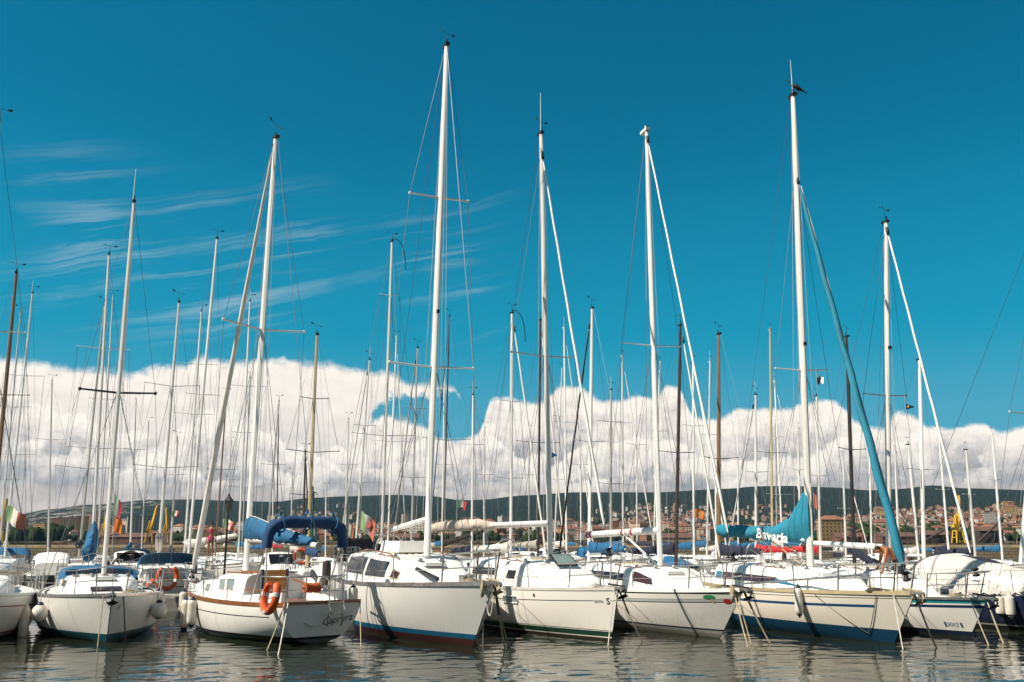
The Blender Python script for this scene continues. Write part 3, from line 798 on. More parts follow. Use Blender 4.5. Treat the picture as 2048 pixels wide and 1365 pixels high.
b4.text('BENETEAU', .088, lambda x, y: hb.skin(xt+x, .325-y, -1, .006), M_lett, 'hull_lettering', sx=(XS-.05)/.46)
b4.text('S', .21, lambda x, y: hb.skin(xt+XS+x, .36-y, -1, .006), M_lett, 'hull_logo', bold=.004)

# ---- white sloop with twin navy stripes and round stickers
hm = hullmat('hull white twin stripe', (.72, .695, .645), stripes=[(.03, .075, (.012, .012, .015), -9, 9), (.205, .232, (.012, .035, .085), -9, 9), (.215, .29, (.42, .43, .40), -9, 9), (.275, .30, (.012, .035, .085), -9, 9)], bottoms=[(.215, (.010, .02, .055)), (.175, (.36, .35, .31)), (.10, (.22, .22, .19)), (.06, (.3, .29, .26))], dirt=.5)
b5 = fg('sailboat', 'white sloop with twin navy hull stripes and green and red round stickers at the bow', (1440, 1277), (1487, 1181), (1321, 1134), (1293, 262), 8.7, 2.75, 1.05, 3.1, tr=.8, rs=.2)
b5.shell(hm, rail=M_deck, rail_h=.05)
hb = b5.h; X = b5.mx; ch = max(.34, b5.mz-hb.deckz(X))
b5.cabin([(X-3.5, .98, ch*1.05), (X-1.6, 1.02, ch*1.08), (X+.1, .95, ch*.96), (X+.9, .80, ch*.62), (X+1.75, .5, .05)])
b5.window(X+.15, X+1.0, .42, .86, M_glassb, skew=-.12, n=5); b5.window(X-3.0, X-.5, .4, .72, M_glass)
b5.hatch(X+.7, .5, .5); b5.anchor(M_dark); b5.cockpit(X-3.6, hb.stern+.25, .88, wheel=True)
b5.stanchions([X+.7, X-.9, X-2.4], .62, pulpit_len=1.5, r=.014)
b5.rig(b5.base-Vector((0, 0, .02)), b5.top, .085, M_alu, [(b5.pf(692), .95)], fs_from=.97, halyards=3, wr=.006, vane=False,
       jib=dict(mat=M_alu, r=(.034, .030), f0=.10, f1=.99, twist=0, sag=.0))
m = MB(); T = b5.mt; m.box(T+Vector((-.10, 0, .03)), (.42, .14, .09)); m.tube([T+Vector((-.2, .02, .05)), T+Vector((-.5, .03, .10))], .012, 5); m.ball(T+Vector((-.02, 0, .13)), .05, 6, 5); b5.part(m, 'masthead_crane', M_alu)
ge = b5.mb+(b5.mt-b5.mb)*b5.pf(1061); be = b5.l(at(1176, 1070, 29.6)); 
b5.boom(ge, be, .10, M_alu); db = be-ge
for f in (.34, .47, .93, .98):
    m = MB(); m.tube([ge+db*f, ge+db*(f+.025)], .103, 10); b5.part(m, 'red_boom_band', M_redp)
sdv = db.normalized().cross(Vector((0, 0, 1))).normalized(); 
if sdv.dot(b5.l(Vector((0, 0, EYE)))-ge) < 0: sdv = -sdv
dn = (db/db.length)
def bmap(x, y):
    ay = (y-.05)/.104; return ge+dn*(db.length*.62-x)+sdv*(.105*math.cos(ay))+Vector((0, 0, .105*math.sin(ay)))
for k, (ltr, off) in enumerate((('S', 1.2), ('E', .42), ('6', 1.15))):
    pass
b5.text('S', .16, lambda x, y: bmap(x-1.02, y), M_redp, 'boom_lettering'); b5.text('S', .16, lambda x, y: bmap(x+.55, y), M_redp, 'boom_lettering')
m = MB(); m.tube([ge+db*.5, RA((X-.15, 0, b5.mz+.03))], .032, 8); b5.part(m, 'boom_vang', M_alu)
x1 = xskin(b5, 1418, .155); disc(b5, x1, .155, .17, .055, M_green, 'oval_sticker')
x1 = xskin(b5, 1426, .25); disc(b5, x1, .25, .06, .05, M_tan, 'round_sticker'); x1 = xskin(b5, 1455, .265); rs_ = disc(b5, x1, .265, .11, .06, M_redp, 'round_sticker'); disc(b5, x1, .265, .03, .04, M_band, 'sticker_symbol', parent=rs_) if False else None

# ---- cream sloop with teal boom cover
hm = hullmat('hull cream blue bottom', (.80, .735, .63), stripes=[(.105, .125, (.10, .08, .06), -9, 9), (.27, .335, (.010, .065, .16), -9, 4.62)], bottoms=[(.33, (.008, .055, .115))], dirt=.20)
b6 = fg('sailboat', 'cream sloop with wide blue bottom, teal boom cover and teal furled headsail', (1788, 1289), (1830, 1188), (1622, 1136), (1586, 192), 10.6, 3.3, 1.10, 3.75, tr=.8, rs=.25)
b6.shell(hm, rail=M_tan, rail_h=.05)
hb = b6.h; X = b6.mx; ch = max(.36, b6.mz-hb.deckz(X))
b6.cabin([(X-4.0, 1.18, ch*1.1), (X-1.8, 1.22, ch*1.12), (X+.0, 1.12, ch*1.0), (X+1.1, .9, ch*.6), (X+2.2, .55, .05)])
b6.window(X-3.4, X-1.9, .30, .62, M_glassb, n=8); b6.window(X-1.7, X+.05, .30, .60, M_glassb, n=8)
M_tst = pbr('teal painted stripe', (.01, .16, .28), .4)
for sd in (1, -1):
    for x0, x1, ka, kb in ((X-3.9, X-3.45, .28, .62), (X-1.87, X-1.73, .3, .6)):
        m = MB(); m.slab([[b6.cside(x0+(x1-x0)*i/4, k, sd, .009) for i in range(5)] for k in (ka, kb)], (0, -sd*.03, 0)); b6.part(m, 'cabin_stripe', M_tst, smooth=False)
    m = MB(); m.slab([[b6.cside(X+.08+1.5*i/5, .32+(.22*(1-i/5))*k, sd, .009) for i in range(6)] for k in (0, 1)], (0, -sd*.03, 0)); b6.part(m, 'cabin_stripe', M_tst, smooth=False)
b6.hatch(X+.9, .55, .55); b6.hatch(X-1.2, .5, .5); b6.anchor(M_tan); b6.cockpit(X-4.1, hb.stern+.3, 1.0, wheel=True)
b6.stanchions([X+1.4, X-.4, X-2.2, X-4.0], .64, pulpit_len=1.9, r=.017)
m = MB(); e = hb.edge(X-.7, -1, .1); m.tube([hb.edge(X-.9, -1, .1)+Vector((0, 0, .12)), hb.edge(hb.bow-1.2, -1, .06)+Vector((0, .05, .42))], .028, 8); b6.part(m, 'spinnaker_pole', M_steel)
b6.rig(b6.base-Vector((0, 0, .02)), b6.top, .105, M_silver, [(b6.pf(741), .78)], fs_from=b6.pf(365), halyards=3, wr=.006, antenna=1.15, light=b6.pf(690),
       jib=dict(mat=M_teal, r=(.105, .045), f0=.05, f1=.985, twist=3, bulge=.10, sag=.0, edge=M_whcv))
ge = b6.mb+(b6.mt-b6.mb)*b6.pf(1080); be = b6.l(at(1438, 1064, 29.0))
cv = b6.boom(ge, be, .07, M_silver, M_teal, [(-.03, 1.32), (.03, 1.28), (.10, .95), (.22, .50), (.38, .28), (.7, .24), (1, .22)], wid=.16, wr=.045, seed=6, cf=(-.03, 1.0), under=.12)
db = be-ge; dn = db.normalized(); sdv = dn.cross(Vector((0, 0, 1))).normalized()
if sdv.dot(b6.l(Vector((0, 0, EYE)))-ge) < 0: sdv = -sdv
def bmap6(x, y): return ge+dn*(db.length*.53-x)+sdv*(.178-.25*max(0, y-.1)**1.2)+Vector((0, 0, -.05+y-.10*x/1.3))
b6.text('Bavaria', .37, bmap6, M_band, 'cover_lettering', parent=cv, bold=.012, shear=.1)
m = MB(); m.tube([b6.mb+(b6.mt-b6.mb)*b6.pf(y)+Vector((.20, -.02, 0)) for y in (1082, 1050, 1020, 990, 968)], .02, 6); b6.part(m, 'cover_lacing', M_ropew)
m = MB(); m.tube([b6.mt+(b6.mb-b6.mt)*0+(Vector((0, 0, 0))), ]*1+[b6.mt], .001, 3) if False else None
for f, dy in ((.30, 0), (.42, .1)):
    m = MB(); m.tube([ge+db*f+Vector((0, 0, -.08)), RA((X-.25, .1-dy*2, b6.mz+.05))], .018, 6); b6.part(m, 'boom_vang_line', M_rope)

# ---- white sloop with teal and navy stripes
hm = hullmat('hull white teal navy', (.79, .765, .71), stripes=[(.045, .125, (.012, .21, .24), -9, 9), (.165, .235, (.010, .03, .085), -9, 9)], bottoms=[(.14, (.012, .02, .05))], dirt=.3)
b7 = fg('sailboat', 'small white sloop with teal and navy stripes below the deck edge', (1940, 1275), (1975, 1198), (1778, 1138), (1772, 445), 8.3, 2.6, .92, 2.95, tr=.76, rs=.3)
b7.shell(hm, rail=M_steel, rail_h=.03)
hb = b7.h; X = b7.mx; ch = max(.34, b7.mz-hb.deckz(X))
b7.cabin([(X-3.2, .92, ch*1.08), (X-1.4, .95, ch*1.08), (X+.1, .86, ch*.95), (X+.9, .68, ch*.6), (X+1.6, .42, .05)])
b7.window(X-2.8, X-.4, .38, .7, M_glassb); b7.hatch(X+.6, .5, .5); b7.anchor(M_dark); b7.cockpit(X-3.3, hb.stern+.25, .82)
b7.stanchions([X+.6, X-1.0, X-2.4], .6, pulpit_len=1.4, r=.014)
b7.rig(b7.base-Vector((0, 0, .02)), b7.top, .08, M_silver, [(b7.pf(792), .72)], spr_mat=M_grey, fs_from=.965, halyards=3, wr=.006, light=b7.pf(697), antenna=.0,
       jib=dict(mat=M_alu, r=(.034, .030), f0=.10, f1=.99, twist=0, sag=.0))
ge = b7.mb+(b7.mt-b7.mb)*b7.pf(1095); b7.boom(ge, b7.l(at(1630, 1087, 30.8)), .085, M_alu)
xt = xskin(b7, 1889, .62); X2 = xskin(b7, 1924, .62); KS = (X2-xt)/.86; M_lb = pbr('lettering blue', (.012, .07, .16), .5)
zz = lambda x, y: hb.zs(hb.t_at(x, .35))-(.235+y)
b7.text('SHOW 27', .15, lambda x, y: hb.skin(xt+(.12+x)*KS, zz(xt+(.12+x)*KS, y), -1, .006), M_lb, 'hull_lettering', sx=.86)
for x0 in (-.02, .76):
    m = MB(); m.loft([[hb.skin(xt+(x0+i*.05)*KS, zz(xt+(x0+i*.05)*KS, y), -1, .006) for i in (0, 1, 2)] for y in (-.005, .11)], closed=False, caps=False); b7.part(m, 'hull_square', M_lb)

# ---- navy boat under a white tarpaulin
hm = hullmat('hull navy', (.012, .02, .055), stripes=[(.0, .07, (.72, .70, .66), -9, 9)], bottoms=[(.17, (.02, .03, .06)), (.13, (.5, .48, .42)), (.09, (.03, .03, .04))], rough=.2, dirt=.20)
st7 = onz(1940, 1275, 0); st8 = st7+Vector((4.3, -.2, 0)); q8 = proj(st8)
b8 = fg('sailboat', 'navy blue sloop moored at the end of the row under a draped white tarpaulin', q8, (q8[0]+40, 1190), (2085, 1128), (2105, 380), 8.8, 2.9, 1.02, 3.3, rb=.7, a=R(66), tr=.8)
b8.shell(hm, rail=M_whcv, rail_h=.04)
hb = b8.h; X = b8.mx
b8.cabin([(X-3.2, .92, .42), (X-1.4, .98, .44), (X+.1, .88, .40), (X+.9, .7, .25), (X+1.6, .42, .05)])
b8.window(X-2.8, X-.4, .38, .7, M_glassb); b8.cockpit(X-3.3, hb.stern+.25, .9)
b8.stanchions([X+.6, X-1.0, X-2.4], .6, pulpit_len=1.4)
b8.rig(b8.base-Vector((0, 0, .02)), b8.top, .085, M_silver, [(b8.pf(830), .85)], fs_from=.985, halyards=2, wr=.007)
rr = random.Random(5); m = MB(); g = []
for i in range(30):
    f = i/29; x = hb.stern+.5+(X+.9-hb.stern-.5)*f; rz = hb.deckz(x)
    rh = .86-.12*math.cos(f*9)-(.55*max(0, f-.72)/.28) - .12*max(0, .3-f)
    e = hb.edge(x, 1).y+.05; row = []
    for k in range(25):
        a = -1+2*k/24; aa = abs(a); y = e*math.copysign(aa**.85, a)
        z = rz-.08+(rh+.08)*(1-aa**1.45)-.12*math.sin(aa*math.pi)+0.055*math.sin(f*37+a*3)*aa*1.4+.05*math.sin(f*61-a*5)*aa+.035*rr.uniform(-1, 1)*aa+.04*math.sin(f*14+a*11)*aa
        row.append(RA((x+.03*math.sin(a*8+f*5), y+.03*rr.uniform(-1, 1)*aa, z)))
    g.append(row)
m.slab(g, (0, 0, -.012)); b8.part(m, 'tarpaulin', M_whcv, ang=70)
# ---- boat cut by the left edge
hm = hullmat('hull white red line', (.78, .755, .71), stripes=[(.27, .30, (.28, .02, .02), -9, 9), (.03, .05, (.3, .28, .25), -9, 9)], bottoms=[(.16, (.25, .03, .025)), (.12, (.5, .48, .42)), (.06, (.05, .05, .05))], dirt=.34)
b0 = fg('sailboat', 'white sloop with thin red line along the hull, cut by the picture edge', (-64, 1290), (-72, 1190), (-68, 1150), (-3, 243), 8.3, 3.0, 1.0, 3.2, rb=.6, tr=.7, qd=2.2, flare=.6, a=R(62))
b0.shell(hm, rail=M_alu, rail_h=.03)
hb = b0.h; X = b0.mx; ch = .4
b0.cabin([(X-3.0, .9, ch), (X-1.5, .95, ch), (X+.1, .86, ch*.95), (X+1.0, .66, ch*.6), (X+1.75, .42, .05)])
b0.window(X-2.6, X-.4, .4, .75, M_glassb); b0.stanchions([X+.3, X-1.3, X-2.6], .6); b0.cockpit(X-3.0, hb.stern+.3, .85)
b0.rig(b0.base-Vector((0, 0, .2)), b0.top, .08, M_silver, [(.52, .9)], fs_from=.985, halyards=2)

# deck gear on the front row
GC = 'coils of rope lying on the decks'
def coil(b, x, y, label, mat=None, r=.16, z=None):
    m = MB(); z = b.h.deckz(x)+.03 if z is None else z
    pts = [Vector((math.cos(k*.5)*r*(1-.012*k+.05*math.sin(k*1.7)), math.sin(k*.5)*r*(1-.012*k), .012+.0016*k+.008*math.sin(k*2.3))) for k in range(50)]
    pts += [pts[-1]+Vector((.12, .05, -.03)), pts[-1]+Vector((.35, .14, -.06))]
    m.tube(pts, .013, 5); o = m.build('rope_coil', mat or M_rope); o.location = b.w((x, y, z)); tag(o, label, 'rope', GC)
def gear(b, tr=True):
    H = b.h; X = b.mx
    for sd in (1, -1):
        for x in (H.bow-.75, H.stern+.5):
            e = H.edge(x, sd, .12, .0); m = MB(); m.tube([e+Vector((-.05, 0, 0)), e+Vector((-.05, 0, .06))], .014, 6); m.tube([e+Vector((.05, 0, 0)), e+Vector((.05, 0, .06))], .014, 6); m.tube([e+Vector((-.14, 0, .07)), e+Vector((.14, 0, .07))], [.010, .016][1], 6); b.part(m, 'cleat', M_steel)
        if tr:
            m = MB(); m.tube([H.edge(X-2.6+k*.5, sd, .22, .02) for k in range(6)], .018, 4); b.part(m, 'genoa_track', M_dark)
            w, h_ = b.cwh(X-.5); m = MB(); ks = [b.cside(X-1.6+k*.35, .99, sd, -.10)+Vector((0, 0, .02+(.05 if k % 2 else 0))) for k in range(6)]; m.tube(ks, .016, 6); b.part(m, 'hand_rail', M_wood)
        q = b.cside(X-.15, .9, sd, -.16); m = MB(); m.lathe([(.055, 0), (.06, .03), (.045, .06), (.05, .09), (.03, .10)], (q.x, q.y, b.ctop(q.x, q.y)-.02), 10); b.part(m, 'mast_winch', M_steel)
    for y in (.28, -.28):
        m = MB(); x = X+.28; m.lathe([(.05, 0), (.05, .05), (.085, .06), (.075, .085), (.02, .10)], (x, y, b.ctop(x, y)-.02), 10); b.part(m, 'ventilator', M_steel)
    m = MB(); m.lathe([(b_r, z_) for b_r, z_ in ((.16, 0), (.16, .04), (.12, .06), (.11, .09))], (X, 0, b.mz-.05), 10); b.part(m, 'mast_collar', M_grey)
    m = MB()
    for k in range(5): m.tube([(X-.12, -.2+.1*k, b.mz+.01), (X-1.2, -.45+.22*k, b.ctop(X-1.2, -.45+.22*k)+.02), (X-2.2, -.5+.25*k, b.ctop(X-2.2, -.5+.25*k)+.02)], .008, 5)
    b.part(m, 'halyard_tails', M_rope)
for b_ in (b1, b3, b4, b5, b6, b7): gear(b_)
coil(b1, b1.h.bow-1.3, .45, 'tan rope coil on the foredeck of the bow-on sloop', r=.15)
coil(b3, b3.h.bow-.85, -.22, 'tan rope coil on the foredeck of the tallest sloop'); coil(b4, b4.h.bow-.8, -.2, 'pale rope coil on the foredeck of the cream lettered sloop', M_ropew)
coil(b5, b5.h.bow-.9, -.25, 'tan rope coil at the bow of the sloop with round stickers'); coil(b6, b6.h.bow-1.1, -.35, 'dark rope coil on the foredeck of the cream sloop', M_roped, .2); coil(b7, b7.h.bow-.9, -.2, 'tan rope coil on the foredeck of the teal striped sloop')
for b_, lab in ((b5, 'bundle of tan mooring rope hung over the bow beside the red sticker'), (b3, 'bundle of tan rope over the anchor roller of the tallest sloop')):
    m = MB(); e = b_.h.edge(b_.h.bow-.22, -1, .0, .05)
    for k in range(7): a = k*.9; m.tube([e+Vector((.05*math.cos(a+j*.7)+.02*k-.06, -.03-.03*math.sin(j*.52)-.008*k, .04-.34*math.sin(j*.262)*(.6+.08*k))) for j in range(13)], .012, 5)
    o = m.build('rope_bundle', M_rope); o.location = b_.loc; o.rotation_euler = (0, 0, b_.th); tag(o, lab, 'rope')
# ================================================================== moored boats behind
HM = {'w': hullmat('hull plain white', (.79, .765, .72), stripes=[(.16, .2, (.02, .05, .12), -9, 9)], bottoms=[(.12, (.02, .04, .09))], dirt=.2),
      'w2': hullmat('hull plain white red', (.79, .77, .73), stripes=[(.2, .23, (.2, .02, .02), -9, 9)], bottoms=[(.1, (.1, .02, .02))], dirt=.2),
      'n': hullmat('hull plain navy', (.014, .03, .075), bottoms=[(.12, (.6, .58, .52)), (.08, (.1, .02, .02))]),
      'c': hullmat('hull plain cream', (.76, .70, .58), stripes=[(.0, .06, (.2, .09, .03), -9, 9)], bottoms=[(.1, (.02, .1, .08))], dirt=.2),
      'r': hullmat('hull plain red', (.30, .02, .022), bottoms=[(.12, (.6, .58, .52))])}
MC = dict(w=M_alu, s=M_silver, g=M_grey, br=M_brown, t=M_tan, k=M_black, d=M_dkbrown)
CC = dict(b=M_blue, r=M_royal, n=M_navy, t=M_tancv, g=M_grycv, w=M_whcv, R=M_redcv, k=M_blkcv, T=M_teal, m=M_maroon)
GB = 'sailing boats moored in rows behind'
ROWS = [41, 55, 67.5, 82, 97]
used = {r: [] for r in ROWS}
BG = {}
def bg(xb, xt, yt, D, mast, cover, o, spr, label, hull='w', jib=None, bst=None, hood=None, curve=False, r=None, cab=0, yb=1090, len_=None, cprof=None):
    for Dr in sorted(ROWS, key=lambda q: abs(q-D)):
        bx = at(xb, yb, Dr).x; Ht = at(xt, yt, Dr).z
        if all(abs(bx-u) > 2.75 for u in used[Dr]) and 5.5 < Ht < 19: break
    else: Dr = D; Ht = at(xt, yt, Dr).z; bx = at(xb, yb, Dr).x; print('fallback', label)
    used.setdefault(Dr, []).append(bx)
    L = len_ or max(6.3, min(9.8, Ht/1.42)); B = min(2.65, L*.31); far = Dr > 60
    h = Hull(L, B, .12*L+.08, .10*L, .07*L, .04*L, tr=.74, wl=.86)
    a = R(66+rnd.uniform(-4, 4)); th = -a if o > 0 else math.pi-a
    mxl = h.Lw/2-.34*L
    c, s_ = math.cos(th), math.sin(th)
    b = Boat('sailboat', label, 'sailboat', h, (bx-c*mxl, Dr-s_*mxl, 0), th, GB)
    b.shell(HM[hull], rail=M_wood if hull == 'c' else M_steel, rail_h=.035, fine=False)
    ch = .40 if not cab else .40+cab
    b.cabin([(mxl-.36*L, B*.36, ch*1.06), (mxl-.15*L, B*.38, ch*1.08), (mxl+.01*L, B*.35, ch*.95), (mxl+.10*L, B*.27, ch*.6), (mxl+.19*L, B*.16, .04)], n=3)
    b.window(mxl-.30*L, mxl-.04*L, .40, .74, M_glass, n=4)
    base = b.w((mxl, 0, h.deckz(mxl)+ch*.9)); top = at(xt, yt, Dr); b.setmast(base, top)
    b.base, b.top, b.mx = base, top, mxl
    rr = r or (.075 if Dr < 50 else .07)
    S_ = [(b.pf(y), w/FPX*Dr/.92) for y, w in spr]
    S_ = [(f, w) for f, w in S_ if .2 < f < .95]
    b.rig(base, top, rr, MC[mast], S_, spr_mat=MC[mast] if mast in 'wsg' else M_dark, wr=.0045 if Dr < 50 else .0052, fs_from=.985, halyards=1, seg=8, fine=not far,
          jib=(dict(mat=CC.get(jib, M_jib) if jib != 'j' else M_jib, r=(.047, .034), f0=.06, f1=.93, twist=6, sag=.02) if jib else None), vane=True, antenna=rnd.choice((0, 0, .8)), sprr=.018, lower=not far)
    zb = h.deckz(mxl)+ch+.62; f0 = (zb-base.z)/(top.z-base.z)
    g0 = b.mb+(b.mt-b.mb)*f0
    ln = .40*L; e = bst or (g0+Vector((-ln, rnd.uniform(-.5, .5), rnd.uniform(-.05, .12))))
    if bst is not None: e = b.l(at(bst[0], bst[1], Dr+bst[2]))
    b.boom(g0, e, .055, M_alu if mast in 'wsg' else MC[mast], CC[cover] if cover else None, seed=int(xb) % 97, wid=.13 if not cprof else .24, prof=cprof, under=.10 if not cprof else .40, wr=.03 if not cprof else .06)
    if hood: b.dodger(mxl-.46*L, mxl-.33*L, B*.40, .62, CC[hood], clear=Dr < 50)
    b.cockpit(mxl-.37*L, h.stern+.25, B*.31) if Dr < 60 else None
    if Dr < 60: b.stanchions([mxl+.05*L, mxl-.12*L, mxl-.3*L], .58, pulpit_len=1.1, r=.013)
    if curve:
        T = b.mt; m = MB(); m.tube([T+Vector((0, 0, .1))]+[T+Vector((0, .55*math.sin(k*.2)*1.2, .12+.1*math.sin(k*.5)-.02*k*k)) for k in range(1, 9)], .018, 5); b.part(m, 'bent_antenna', M_dark)
    BG[int(xt)] = b
    return b
# (x base, x top, y top, depth, mast, boom cover, heading, spreaders, label, ...)
bg(-18, 33, 546, 41, 'br', 't', 1, [(790, 40)], 'sloop with a thick varnished brown wooden mast at the picture edge', hull='c', r=.10)
bg(12, 65, 587, 50, 'w', 'w', 1, [(752, 34), (910, 33)], 'white sloop whose white mast stands beside the faded tricolour flag', hood='b')
bg(0, 41, 625, 55, 's', 'b', -1, [(815, 32), (960, 32)], 'sloop with thin dull silver mast next to the brown wooden mast')
bg(186, 218, 510, 41, 'w', 'b', 1, [(698, 45), (898, 55)], 'white sloop with white mast over a drooping bright blue sail bundle', bst=(177, 1100, -2.6), cprof=[(0, 1.15), (.2, 1.0), (.6, .55), (1, .25)])
bg(160, 209, 612, 53, 'g', 'n', -1, [(938, 54)], 'sloop with plain grey mast just behind the blue sail bundle')
bg(196, 226, 592, 66, 's', 'w', 1, [(800, 30)], 'white sloop half hidden behind the black spreader mast', hull='w2')
bg(318, 358, 605, 41, 's', 'w', -1, [(773, 48), (936, 56)], 'white sloop with thick white sail roll on its boom beside the yellow cranes', bst=(318, 1072, -3), hull='w2', hood='b')
bg(378, 434, 478, 43, 'w', None, 1, [(790, 30)], 'tall white masted sloop with bare white boom between crane and white furled sail', cab=.15)
bg(370, 403, 623, 53, 'w', 'w', 1, [(729, 36), (829, 36)], 'white sloop with slim white mast and lettered white boom cover', bst=(475, 1072, -2))
bg(342, 355, 876, 67, 's', 'n', -1, [(950, 20)], 'small white sloop with short silver mast below the small tricolour')
bg(432, 453, 790, 66, 'br', 'w', 1, [(940, 24)], 'sloop with short brown mast behind the white furled sail', hull='c')
bg(478, 500, 603, 55, 'w', 'T', 1, [(773, 36), (866, 22)], 'white sloop with pale mast between the furled sail and the leaning white mast')
bg(484, 501, 756, 80, 'g', 'b', -1, [(976, 34)], 'far sloop with dark grey mast behind the leaning white mast')
bg(452, 462, 884, 80, 's', 'w', 1, [(960, 20)], 'far small sloop with thin silver mast near the lantern')
bg(533, 558, 803, 55, 'g', 'b', 1, [(930, 22)], 'sloop with grey mast and black furled headsail leaning left', jib='k')
bg(616, 634, 670, 41, 't', 'r', -1, [(798, 25), (905, 48)], 'sloop with a thick gold-coloured mast above the royal blue canopy', hull='w2', r=.09)
bg(606, 611, 903, 66, 'd', 'n', 1, [(990, 25)], 'small sloop with dark brown mast left of the gold mast', jib='n')
bg(652, 652, 977, 80, 'w', 'b', 1, [], 'far little sloop with short white mast right of the gold mast')
bg(582, 585, 948, 82, 's', 'w', -1, [], 'far little sloop with thin mast left of the green pylon')
bg(710, 739, 720, 55, 's', 'w', -1, [(852, 20), (966, 27)], 'sloop with silver mast and pale furled sail leaning left over the black sail bag', jib='j')
bg(763, 784, 484, 41, 's', 'k', 1, [(591, 19), (872, 60)], 'tall silver masted sloop with bent whip antenna and black lettered sail bag', bst=(678, 1099, -4.5), cprof=[(0, .15), (.35, .42), (.8, .40), (1, .2)], curve=True, hull='w', hood=None)
bg(775, 793, 674, 53, 'w', 'w', 1, [(884, 35)], 'sloop with bright white mast and white furled sail just left of the tallest mast', jib='j')
bg(822, 835, 696, 66, 'g', 'g', -1, [(818, 20), (956, 28)], 'sloop with grey mast and furled sail leaning left behind the tallest mast', jib='g')
bg(886, 899, 632, 41, 'd', 'k', -1, [(881, 45)], 'sloop with dark brown mast under the crisp tricolour flag', hull='c', jib='b', bst=(968, 1062, -2))
bg(884, 889, 745, 80, 'w', 'b', 1, [(930, 22)], 'far sloop with thin white mast hidden by the dark brown mast')
bg(1021, 1024, 627, 41, 'w', 'w', 1, [(803, 20), (957, 32)], 'white masted sloop with bent antenna and white furled sail left of the dark mast', jib='j', curve=True, hull='w2')
bg(1076, 1081, 640, 46, 'k', 'g', 1, [(886, 42)], 'sloop with black mast close to the silver mast with the open hatch', jib='j', hull='w')
bg(1133, 1128, 656, 54, 'w', 'w', 1, [(845, 22)], 'sloop with white mast and long cream furled sail right of the silver mast', jib='j')
bg(1108, 1124, 738, 67, 's', 'b', -1, [(833, 14), (960, 18)], 'far sloop with silver mast below the little blue flag')
bg(1177, 1184, 617, 41, 'w', 'b', -1, [(884, 38)], 'white masted sloop with dark furled sail leaning left and bright blue boom cover', jib='d' if False else 'k', hull='w')
bg(1221, 1222, 780, 55, 'g', 'b', 1, [(844, 26), (968, 30)], 'sloop with dark lower mast and blue boom cover between two white masts')
bg(1246, 1244, 713, 50, 's', 'b', 1, [(846, 24), (970, 30)], 'silver masted sloop with cream furled sail left of the red banded boom', jib='j', hood='b')
bg(1306, 1320, 724, 66, 's', 'n', -1, [(863, 20)], 'far sloop with grey mast partly behind the boom with red bands')
bg(1350, 1361, 651, 41, 'd', 'n', 1, [(906, 37)], 'sloop with dark brown mast and pale furled sail right of the twin striped boat', jib='j', hull='n')
bg(1387, 1386, 726, 53, 'w', 'b', 1, [(852, 22)], 'white masted sloop flying the orange flag', jib='j')
bg(1413, 1420, 724, 66, 's', 'b', 1, [(870, 18)], 'far sloop with slim silver mast beside the brown wooden mast')
bg(1436, 1437, 669, 41, 'br', 'n', -1, [(918, 37)], 'sloop with weathered brown mast and navy sail bundle left of the teal cover', hull='c', r=.085)
bg(1431, 1431, 936, 80, 'w', 'w', 1, [], 'far little sloop with short pale mast behind the brown mast')
bg(1510, 1511, 790, 54, 's', 'R', -1, [(945, 25)], 'silver masted sloop with bright red sail cover above the teal boom', jib='j')
bg(1544, 1540, 660, 41, 't', 'b', 1, [(906, 38)], 'sloop with gold-coloured mast and blue boom cover behind the teal sail', hull='w2', r=.085)
bg(1565, 1549, 763, 53, 'w', 'w', 1, [(874, 15), (990, 26)], 'white masted sloop with white furled sail beside the gold mast', jib='j')
bg(1553, 1551, 842, 82, 'g', 'b', -1, [(990, 18)], 'far sloop with thin grey mast between gold and white masts')
bg(1639, 1633, 793, 54, 's', 'R', 1, [(952, 26)], 'sloop with pale silver mast right of the teal cover', hull='r')
bg(1706, 1693, 674, 41, 'k', 'n', -1, [(900, 33)], 'sloop with black mast and long navy boom cover under the teal furled sail', jib=None, hull='w', bst=(1748, 1128, -3.2))
bg(1690, 1686, 916, 67, 's', 'w', 1, [(1018, 14)], 'far sloop with short grey mast and white furled sail beside the black mast', jib='j')
bg(1844, 1839, 720, 46, 'w', None, 1, [(1060, 30), (940, 36)], 'sloop with thick bright white mast near the right-hand yellow crane', hull='w')
bg(1836, 1816, 890, 55, 'w', 'w', 1, [(1026, 14)], 'sloop with leaning white mast beside the thick white mast', hull='w')
bg(1896, 1878, 872, 55, 'w', 'n', 1, [(980, 16)], 'sloop with slim leaning white mast in front of the yellow crane', hull='w2')

# shorter masts farther back
bg(98, 104, 762, 67, 's', 'n', 1, [(880, 24)], 'far sloop with grey mast between the faded flag and the blue sail bundle')
bg(262, 272, 800, 67, 'w', 'b', -1, [(900, 22)], 'far white sloop with slim mast right of the black spreader mast', hood='b')
bg(284, 297, 845, 82, 's', 'n', 1, [(940, 18)], 'far sloop with thin mast left of the yellow cranes')
bg(545, 548, 900, 67, 'w', 'R', -1, [(970, 20)], 'far sloop with short white mast left of the royal blue canopy')
bg(690, 697, 838, 67, 's', 'n', 1, [(930, 20)], 'far sloop with silver mast above the small hanging faded flag')
bg(944, 946, 790, 55, 'w', 'n', 1, [(890, 22)], 'sloop with white mast and navy boom cover right of the crisp tricolour', hull='n')
bg(968, 969, 856, 67, 's', 'T', -1, [(950, 18)], 'far sloop with thin mast between the tricolour and the bent antenna')
bg(1058, 1058, 860, 67, 'g', 'b', 1, [(950, 20)], 'far sloop with thin grey mast left of the black mast', hood='b')
bg(1162, 1160, 842, 67, 'w', 'n', -1, [(930, 20)], 'far sloop with white mast left of the dark furled sail')
